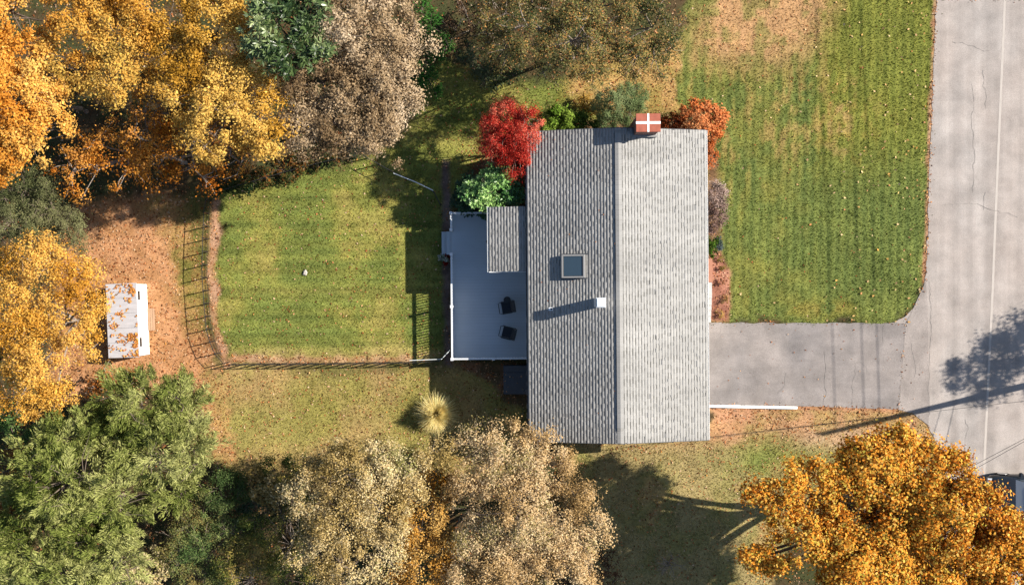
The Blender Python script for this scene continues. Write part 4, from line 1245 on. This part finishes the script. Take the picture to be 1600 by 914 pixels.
# lower edge
plant('oak_tree', 'pale tan tree left of golden strip on the lower edge', 'tree',
      [(560, 745, 52), (535, 810, 56), (600, 800, 44), (560, 875, 56), (485, 770, 34), (600, 725, 30), (500, 860, 36), (510, 720, 26), (640, 722, 26), (690, 712, 24), (465, 745, 26), (640, 770, 26), (540, 715, 24)], 5.5, TAN, 0.13, lpc=56, kbright=1.3, hole=0.2, gap=0.06, fill=1.15)
plant('maple_tree', 'golden tree squeezed between two pale tan trees', 'tree', [(668, 820, 38), (662, 885, 46), (690, 765, 24), (695, 850, 34), (640, 850, 24), (680, 735, 16)], 4.2, [(186, 130, 50), (228, 166, 74), (240, 196, 118), (206, 164, 90)], 0.15, lpc=48, kbright=1.1)
plant('oak_tree', 'broad pinkish tan tree touching the lower roof corner', 'tree',
      [(790, 715, 46), (752, 700, 34), (845, 725, 50), (880, 800, 56), (800, 800, 66), (755, 870, 52), (860, 880, 62), (838, 685, 26), (905, 850, 36), (730, 760, 36), (720, 905, 30), (800, 900, 50)], 5.0, PINKTAN, 0.13, lpc=56, kbright=1.3, hole=0.2, gap=0.06, fill=1.15)
plant('maple_tree', 'big orange maple at the lower right by the road', 'tree',
      [(1400, 706, 30), (1365, 738, 44), (1445, 740, 48), (1295, 775, 54), (1380, 810, 72), (1480, 810, 68), (1230, 758, 24), (1556, 834, 44), (1255, 850, 56), (1335, 890, 68), (1560, 880, 60), (1440, 890, 70), (1200, 865, 28), (1335, 712, 24), (1320, 840, 50), (1495, 720, 20), (1200, 772, 16), (1612, 850, 44), (1490, 785, 34), (1450, 820, 50), (1540, 850, 46), (1600, 890, 50), (1400, 860, 50), (1565, 905, 50), (1500, 895, 40), (1400, 688, 24), (1345, 698, 20), (1172, 872, 18), (1178, 768, 16)], 8.2, MAPLE, 0.18, 0.75, lpc=60, kbright=1.36, trunk_r=0.24, gap=0.10, hole=0.29, tvar=0.7, inner=0.15, fill=1.35, vr=0.6, jit=0.5)
plant('shrub', 'tan leaved shrub at the foot of the pale cedar', 'shrub', [(205, 885, 26), (235, 895, 26), (215, 910, 24), (250, 870, 14)], 2.6, TAN, 0.12, clump=0.3, lpc=44, trunk_r=0.04, kbright=1.1)
plant('shrub', 'blue green shrub in the shaded thicket on the lower edge', 'shrub', [(398, 790, 26), (412, 775, 16), (385, 810, 16)], 1.6, [(76, 100, 76), (120, 144, 116), (170, 188, 164)], 0.10, clump=0.26, lpc=40, trunk_r=0.04)
plant('shrub', 'dark green undergrowth bush right beside the cedars', 'shrub', [(320, 800, 36), (345, 770, 28), (300, 840, 36), (360, 830, 30), (280, 870, 30), (370, 760, 26), (340, 890, 30), (305, 905, 26)], 2.6, UNDER, 0.10, clump=0.32, lpc=50, fill=1.0, kbright=1.9, trunk_r=0.04)
plant('shrub', 'yellowing mixed bush on the lower edge left of tan tree', 'shrub', [(420, 850, 34), (450, 830, 32), (400, 870, 30), (450, 890, 34), (470, 790, 26), (365, 890, 28), (440, 760, 24), (400, 830, 28), (485, 830, 28), (430, 735, 22), (460, 720, 18)], 2.8, [(70, 86, 44), (104, 116, 60), (150, 138, 70), (178, 150, 92)], 0.10, clump=0.32, lpc=50, fill=1.0, trunk_r=0.04, kbright=1.6)
plant('shrub', 'tan sapling rising from the thicket below the grass strip', 'shrub', [(415, 765, 20), (435, 785, 18), (400, 745, 16), (450, 760, 16)], 3.2, TAN, 0.12, clump=0.3, lpc=60, fill=0.8, trunk_r=0.04, kbright=1.1, twig=0.01)
plant('shrub', 'brown bush at edge of the shaded yard by pinkish tan tree', 'shrub', [(950, 870, 18), (945, 900, 22)], 1.2, [(100, 74, 56), (140, 104, 78)], 0.09, clump=0.26, lpc=30, fill=0.7, trunk_r=0.03)

# shrubs round the house
plant('japanese_maple', 'bright red maple at the upper left corner of roof', 'tree', [(790, 190, 32), (812, 215, 26), (785, 225, 26), (800, 250, 24), (822, 190, 22), (770, 195, 18), (768, 230, 14), (800, 230, 28, -1.3), (780, 205, 26, -1.1), (802, 255, 22, -1.9), (785, 235, 22, -2.0), (762, 222, 20, -1.2)], 3.9, REDS, 0.10, 0.4, clump=0.28, lpc=90, kbright=1.35, tvar=0.7, trunk_r=0.06, vr=0.9)
plant('rhododendron_bush', 'light green rhododendron between red maple and side roof', 'shrub', [(775, 292, 28), (795, 285, 22), (760, 305, 24), (795, 305, 20), (742, 300, 18)], 2.4, RHODO, 0.15, 0.34, clump=0.26, lpc=70, mode='rosette', mt='leaf_gloss', kbright=1.6, trunk_r=0.05)
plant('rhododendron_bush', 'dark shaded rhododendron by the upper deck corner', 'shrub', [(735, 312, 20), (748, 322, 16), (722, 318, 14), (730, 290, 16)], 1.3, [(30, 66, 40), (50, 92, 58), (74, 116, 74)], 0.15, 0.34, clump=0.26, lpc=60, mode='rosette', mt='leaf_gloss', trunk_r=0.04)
plant('shrub', 'yellow green shrub along upper gable next to red maple', 'shrub', [(868, 185, 16), (888, 190, 16), (855, 198, 12)], 1.3, [(84, 112, 38), (124, 148, 60), (160, 176, 84)], 0.12, clump=0.22, lpc=60, trunk_r=0.03, kbright=1.5)
plant('shrub', 'dark green shrub in middle of the upper gable row', 'shrub', [(912, 192, 14), (930, 194, 12), (900, 198, 10)], 1.1, [(50, 76, 32), (84, 108, 52), (110, 128, 66)], 0.11, clump=0.22, lpc=50, trunk_r=0.03, kbright=1.4)
plant('shrub', 'round sage green bush left of the brick chimney', 'shrub', [(970, 163, 33), (955, 182, 24), (985, 178, 26), (990, 156, 22), (948, 163, 20)], 2.0, [(70, 86, 50), (108, 124, 80), (142, 154, 108)], 0.085, 0.5, clump=0.24, lpc=70, trunk_r=0.04, vr=0.85, kbright=1.7)
plant('shrub', 'golden low shrub behind the dark green gable shrub', 'shrub', [(915, 165, 14), (928, 170, 10)], 0.6, [(170, 130, 50), (206, 164, 80)], 0.09, clump=0.2, lpc=36, trunk_r=0.02)
plant('shrub', 'bright orange shrub at the upper right roof corner', 'shrub', [(1092, 182, 24), (1113, 195, 22), (1100, 208, 18), (1120, 185, 16), (1105, 175, 18)], 1.5, [(184, 96, 48), (222, 130, 76), (236, 156, 100), (242, 180, 124)], 0.10, clump=0.24, lpc=64, kbright=1.35, trunk_r=0.04)
plant('shrub', 'low orange brown shrub between chimney and orange shrub', 'shrub', [(1050, 192, 14), (1068, 192, 12), (1040, 190, 9)], 0.8, [(130, 62, 34), (196, 104, 60), (214, 150, 110)], 0.09, clump=0.2, lpc=44, trunk_r=0.03)
plant('shrub', 'small orange shrub at the right eave under orange shrub', 'shrub', [(1108, 240, 13), (1106, 225, 12), (1105, 255, 9)], 0.9, [(170, 82, 36), (214, 114, 60), (226, 140, 90)], 0.09, clump=0.2, lpc=44, trunk_r=0.03)
plant('shrub', 'round mauve grey shrub halfway along the right eave', 'shrub', [(1116, 314, 21), (1118, 334, 20), (1112, 350, 14), (1114, 299, 14)], 1.3, [(140, 112, 104), (180, 150, 138), (204, 178, 166), (220, 200, 188)], 0.08, 0.5, clump=0.22, lpc=80, trunk_r=0.04)
plant('shrub', 'small bright green shrub above the brick landing', 'shrub', [(1110, 378, 11), (1110, 390, 9)], 0.8, [(70, 100, 36), (104, 136, 52), (130, 156, 70)], 0.08, clump=0.18, lpc=50, trunk_r=0.03)
plant('shrub', 'tiny blue grey plant between bright green shrub and mulch', 'shrub', [(1122, 376, 6), (1121, 385, 6)], 0.5, [(90, 104, 104), (140, 152, 156), (176, 186, 190)], 0.07, clump=0.12, lpc=40, trunk_r=0.02)
for k, (px, py, rp, pal, lab) in enumerate([
    (1127, 405, 8, [(130, 116, 50), (186, 160, 84)], 'yellowing perennial at the top of the mulch bed'),
    (1130, 420, 6, [(120, 104, 50), (176, 150, 84)], 'second yellowing perennial down the mulch bed'),
    (1128, 440, 6, [(140, 90, 60), (196, 140, 100)], 'pinkish brown perennial in the mulch bed beside concrete steps'),
    (1132, 468, 7, [(130, 104, 56), (200, 160, 100)], 'tan perennial low in the mulch bed'),
    (1128, 490, 8, [(150, 110, 60), (206, 166, 96)], 'straw coloured perennial nearest the driveway in mulch bed')]):
    plant('perennial', lab, 'plant', [(px, py, rp * 0.8)], 0.14, pal, 0.08, 0.4, clump=0.12, lpc=34, trunk_r=0.012, group='perennials in the mulch bed', fill=0.5, kbright=1.2)
plant('flower_plant', 'small plant with white flowers by the deck stairs', 'plant', [(690, 402, 4), (696, 404, 4)], 0.25, [(90, 130, 60), (230, 232, 230), (240, 240, 238)], 0.08, clump=0.1, lpc=36, trunk_r=0.01)
plant('flower_plant', 'small red leaved plant beside white flowers and the deck', 'plant', [(699, 401, 4), (698, 410, 4)], 0.2, [(120, 36, 30), (180, 60, 50)], 0.08, clump=0.1, lpc=26, trunk_r=0.01)
# neighbour tree out of frame: its shadow falls on the road
blob_px = []
for (sx_, sy_, rr) in ((1530, 565, 34), (1575, 545, 40), (1560, 595, 34), (1610, 575, 50), (1500, 590, 22), (1590, 520, 26), (1660, 560, 60)):
    w = G(sx_, sy_)[:2] + np.array([SHX, SHY]) * 6.7
    s_ = FPX / (CAM_H - 6.7); blob_px.append((800 + w[0] * s_, 457 - w[1] * s_, rr / 33 * s_))
plant('maple_tree', 'tree across the road whose leafy shadow lies on the asphalt', 'tree', blob_px, 6.7, AMBER, 0.20, lpc=34, fill=0.75, gap=0.25, jit=0.1)


# ornamental grass tuft
def tuft(name, label, cat, px, py, n, L_, pal, seed, spread=1.0, bright=1.1, hgt=1.0, mt='leaf'):
    r = np.random.default_rng(seed)
    p = G(px, py)
    root = empty(name, (p[0], p[1], 0)); tag(root, label, cat)
    ang = r.uniform(0, 2 * np.pi, n); tilt = r.uniform(0.0, 1.0, n) ** 0.75 * spread
    ln = L_ * r.uniform(0.6, 1.1, n); w = r.uniform(0.008, 0.018, n)
    K = 5; Vs = np.zeros((n, K, 2, 3))
    d = np.stack([np.cos(ang), np.sin(ang)], 1); sd = np.stack([-np.sin(ang), np.cos(ang)], 1)
    for k in range(K):
        t = k / (K - 1)
        rad = ln * (0.03 + tilt * 0.75 * t ** 1.2); z = hgt * ln * (t * (1.05 - 0.3 * tilt) - 0.55 * tilt * t ** 2.4)
        ww = w * (1 - t * 0.85)
        base = np.c_[d * rad[:, None], np.maximum(z, 0.02)]
        Vs[:, k, 0] = base + np.c_[sd * ww[:, None], np.zeros(n)]; Vs[:, k, 1] = base - np.c_[sd * ww[:, None], np.zeros(n)]
    V = Vs.reshape(-1, 3); i = np.arange(n)[:, None] * K * 2 + np.arange(K - 1)[None] * 2
    F = np.stack([i, i + 1, i + 3, i + 2], -1).reshape(-1, 4)
    c = pick(pal, r.random(n)) * bright * r.uniform(0.8, 1.2, n)[:, None]
    o = raw_obj('blades', V, F, 4, M[mt], root, col=np.repeat(np.clip(c, 0, 0.85), K - 1, axis=0)); o['kind'] = 'stuff'
    # a low crown of old growth under the blades
    m2 = 160; a2 = r.uniform(0, 2 * np.pi, m2); rr = np.sqrt(r.random(m2)) * 0.14
    C = np.c_[np.cos(a2) * rr, np.sin(a2) * rr, r.uniform(0.03, 0.18, m2)]
    V2 = leaves_geo(C, unit(r.normal(size=(m2, 3))), unit(r.normal(size=(m2, 3))), np.full(m2, 0.1), np.full(m2, 0.02), 0.1)
    V2[:, 2] = np.maximum(V2[:, 2], 0.005)
    o = raw_obj('old_growth', V2, np.arange(m2 * 4).reshape(-1, 4), 4, M[mt], root, col=np.tile(A(150, 130, 80), (m2, 1))); o['kind'] = 'stuff'
    return root


tuft('ornamental_grass', 'straw coloured fountain grass tuft on the lawn below the deck', 'grass plant', 683, 645, 3200, 1.45, [(180, 166, 100), (216, 192, 130), (240, 222, 168), (196, 180, 110)], 5, hgt=1.0, bright=2.0)
if False: tuft('ornamental_grass', 'dark spiky clump in tree shade below the house', 'grass plant', 1045, 880, 260, 1.0, [(60, 54, 46), (96, 84, 70), (140, 128, 110)], 6, spread=1.0)


# bare twiggy bushes in the thicket
def twigs(label, px, py, n, L_, seed, lean):
    r = np.random.default_rng(seed); p = G(px, py)
    root = empty('bare_shrub', (p[0], p[1], 0)); tag(root, label, 'shrub', 'leafless shrubs in the thicket')
    st, tw = MB(), MB()
    for k in range(n):
        a = r.uniform(0, 2 * np.pi); l = L_ * r.uniform(0.6, 1.1)
        d = np.array([math.cos(a) * 0.8 + lean[0], math.sin(a) * 0.8 + lean[1], 0.9])
        d /= np.linalg.norm(d)
        p0 = np.array([r.normal(0, 0.08), r.normal(0, 0.08), 0]); p1 = p0 + d * l * 0.5 + r.normal(0, 0.06, 3); p2 = p0 + d * l + r.normal(0, 0.12, 3)
        st.tube([p0, p1, p2], [0.016, 0.011, 0.005], 4, cap=False)
        for j in range(7):
            t = r.uniform(0.35, 1.0); q = p0 * (1 - t) + p2 * t; e = q + d * l * 0.22 * r.uniform(0.5, 1.2) + r.normal(0, 0.16, 3)
            tw.tube([q, (q + e) / 2 + r.normal(0, 0.03, 3), e], [0.007, 0.006, 0.003], 3, cap=False)
    st.build('stems', M['bark_pale'], root); o = tw.build('twigs', M['bark_pale'], root); o['kind'] = 'stuff'


twigs('leafless pinkish shrub between the cedar and blue green shrub', 312, 862, 16, 1.9, 1, (-0.2, 0.2))
twigs('leafless pale shrub at the very bottom of the thicket', 395, 905, 18, 2.0, 2, (-0.1, 0.4))
twigs('leafless shrub right under the blue green shrub', 360, 835, 10, 1.6, 3, (-0.3, 0.4))
twigs('leafless dark clump in tree shade below the house', 1045, 880, 14, 1.0, 5, (0.0, 0.0))
twigs('leafless grey shrub against the left flank of tan tree', 455, 850, 16, 2.4, 4, (0.1, 0.5))

# dark twig reaching over the roof corner
# ------------------------------------------------------------------ grass blades and fallen leaves
BLOCK = [ROAD_L[1:] + [(1415, 505), (1404, 639)] + ROAD_LS + [(2150, 1700), (2150, 0)], [(1104, 505), (1415, 505), (1404, 639), (1260, 634), (1104, 633)],
         [(829, 222), (1092, 218), (1094, 668), (832, 670)], [(704, 334), (830, 334), (830, 560), (704, 560)], [(172, 446), (228, 444), (233, 552), (176, 556)], [(788, 570), (826, 570), (826, 616), (788, 616)]]


def scatter(n, dens, seed, slack=0.0):
    r = np.random.default_rng(seed)
    x = r.uniform(-25.5, 25.5, n); y = r.uniform(-14.6, 14.6, n)
    px, py = x * 33 + 800, 457 - y * 33
    c, lit, gr = zones(px, py)
    dd = lit if dens == 'lit' else gr
    ok = r.random(n) < np.clip(dd, 0, 1.3) / 1.3
    for k, b in enumerate(BLOCK):
        pd = polydist(px, py, b)
        ok &= pd < (1.5 if k < 2 else 0) + r.exponential(1.2 if k < 2 else 0.01, n)
    return x[ok], y[ok], c[ok], r


x, y, c, r = scatter(520000, 'gr', 21)
n = len(x)
ang = r.uniform(0, 2 * np.pi, n); h = r.uniform(0.025, 0.07, n); le = r.uniform(0.02, 0.10, n); w = r.uniform(0.014, 0.030, n)
d = np.stack([np.cos(ang), np.sin(ang)], 1); sd = np.stack([-d[:, 1], d[:, 0]], 1); b0_ = np.stack([x, y], 1)
V = np.empty((n, 3, 3)); V[:, 0] = np.c_[b0_ + sd * w[:, None], np.full(n, -0.02)]; V[:, 1] = np.c_[b0_ - sd * w[:, None], np.full(n, -0.02)]; V[:, 2] = np.c_[b0_ + d * le[:, None], h]
cc_ = c * r.uniform(0.5, 1.65, n)[:, None] * np.array([1.05, 1.06, 0.95])
o = raw_obj('grass', V.reshape(-1, 3), np.arange(n * 3).reshape(-1, 3), 3, M['grass'], col=np.clip(cc_, 0, 0.8)); tag(o, kind='stuff')

x, y, c, r = scatter(150000, 'lit', 22)
n = len(x)
LP = [(84, 52, 36), (140, 84, 52), (182, 110, 66), (210, 140, 92), (224, 170, 124), (236, 204, 170), (214, 150, 70)]


def leaf_field(name, x, y, z, r, size=(0.04, 0.125), pal=LP, k=1.0, tilt=0.45):
    n = len(x)
    nr = unit(np.array([0, 0, 1.0]) + r.normal(size=(n, 3)) * tilt); ax = unit(np.cross(nr, r.normal(size=(n, 3))))
    ln = r.uniform(*size, n); C = np.c_[x, y, z + r.uniform(0.004, 0.035, n)]
    V = leaves_geo(C, ax, nr, ln, ln * r.uniform(0.5, 0.8, n), 0.2)
    col = pick(pal, r.random(n)) * k * r.uniform(0.75, 1.25, n)[:, None]
    o = raw_obj(name, V, np.arange(n * 4).reshape(-1, 4), 4, M['litter'], col=np.clip(col, 0, 0.8)); tag(o, kind='stuff')
    return o


leaf_field('fallen_leaves', x, y, np.zeros(n), r, k=1.05)
r = np.random.default_rng(33)
q = np.array([G(a, b_)[:2] for a, b_ in zip(r.normal(770, 32, 420), r.normal(232, 34, 420))])
leaf_field('fallen_red_leaves', q[:, 0], q[:, 1], np.full(len(q), 0.02), r, (0.05, 0.09), REDS, 1.0)
# sparse bright leaves on the front lawn, drive and hatch
r = np.random.default_rng(31)
n = 420
px, py = r.uniform(1130, 1450, n), r.uniform(0, 505, n)
kp = r.random(n) < np.clip((px - 1100) / 330, 0.08, 1) ** 2 + 0.35 * (py > 470)
q = np.array([G(a, b_)[:2] for a, b_ in zip(px[kp], py[kp])])
leaf_field('scattered_leaves', q[:, 0], q[:, 1], np.full(len(q), 0.04), r, (0.09, 0.16), [(226, 170, 90), (236, 208, 160), (216, 140, 90)], 1.2)
n = 70
px, py = r.uniform(1110, 1450, n), r.uniform(508, 632, n)
q = np.array([G(a, b_)[:2] for a, b_ in zip(px, py)])
leaf_field('scattered_leaves', q[:, 0], q[:, 1], np.full(n, 0.02), r, (0.04, 0.10), LP, 1.0)
n = 14
q = np.array([G(a, b_, 0.5)[:2] for a, b_ in zip(r.uniform(789, 824, n), r.uniform(578, 612, n))])
leaf_field('scattered_leaves', q[:, 0], q[:, 1], np.full(n, 0.56), r, (0.05, 0.09), [(226, 190, 150), (216, 160, 120)], 1.2)
n = 26
px, py = r.uniform(830, 960, n), r.uniform(215, 680, n)
W6 = np.array([G(a, b_, 4.0)[:2] for a, b_ in zip(px, py)])
lx = (W6[:, 0] - HC[0]) * math.cos(TH) + (W6[:, 1] - HC[1]) * math.sin(TH)
leaf_field('scattered_leaves', W6[:, 0], W6[:, 1], ZR - np.abs(lx) * math.tan(PH) + 0.015, r, (0.05, 0.09), [(180, 110, 70), (216, 150, 100), (150, 100, 70)], 1.0)
# leaves on the shed roof
n = 1500
u = np.clip(np.where(r.random(n) < 0.45, r.normal(0.55, 0.10, n), r.uniform(-0.75, 0.7, n)), -0.77, 0.70); v = r.uniform(-sl + 0.05, sl - 0.05, n)
kp = (fbm(u * 2.2 + 9, v * 2.2, 4, 3) > 0.42) & (fbm(u * 6, v * 6 + 3, 2, 2) > 0.42); u, v = u[kp], v[kp]
X_ = s0[0] + u * math.cos(SROT) - v * math.sin(SROT); Y_ = s0[1] + u * math.sin(SROT) + v * math.cos(SROT)
zz = SZ - 0.325 + (u - sxw) / (sxe - sxw) * 0.31
leaf_field('scattered_leaves', X_, Y_, zz, r, (0.08, 0.15), [(200, 120, 60), (226, 156, 90), (240, 180, 90)], 1.2)
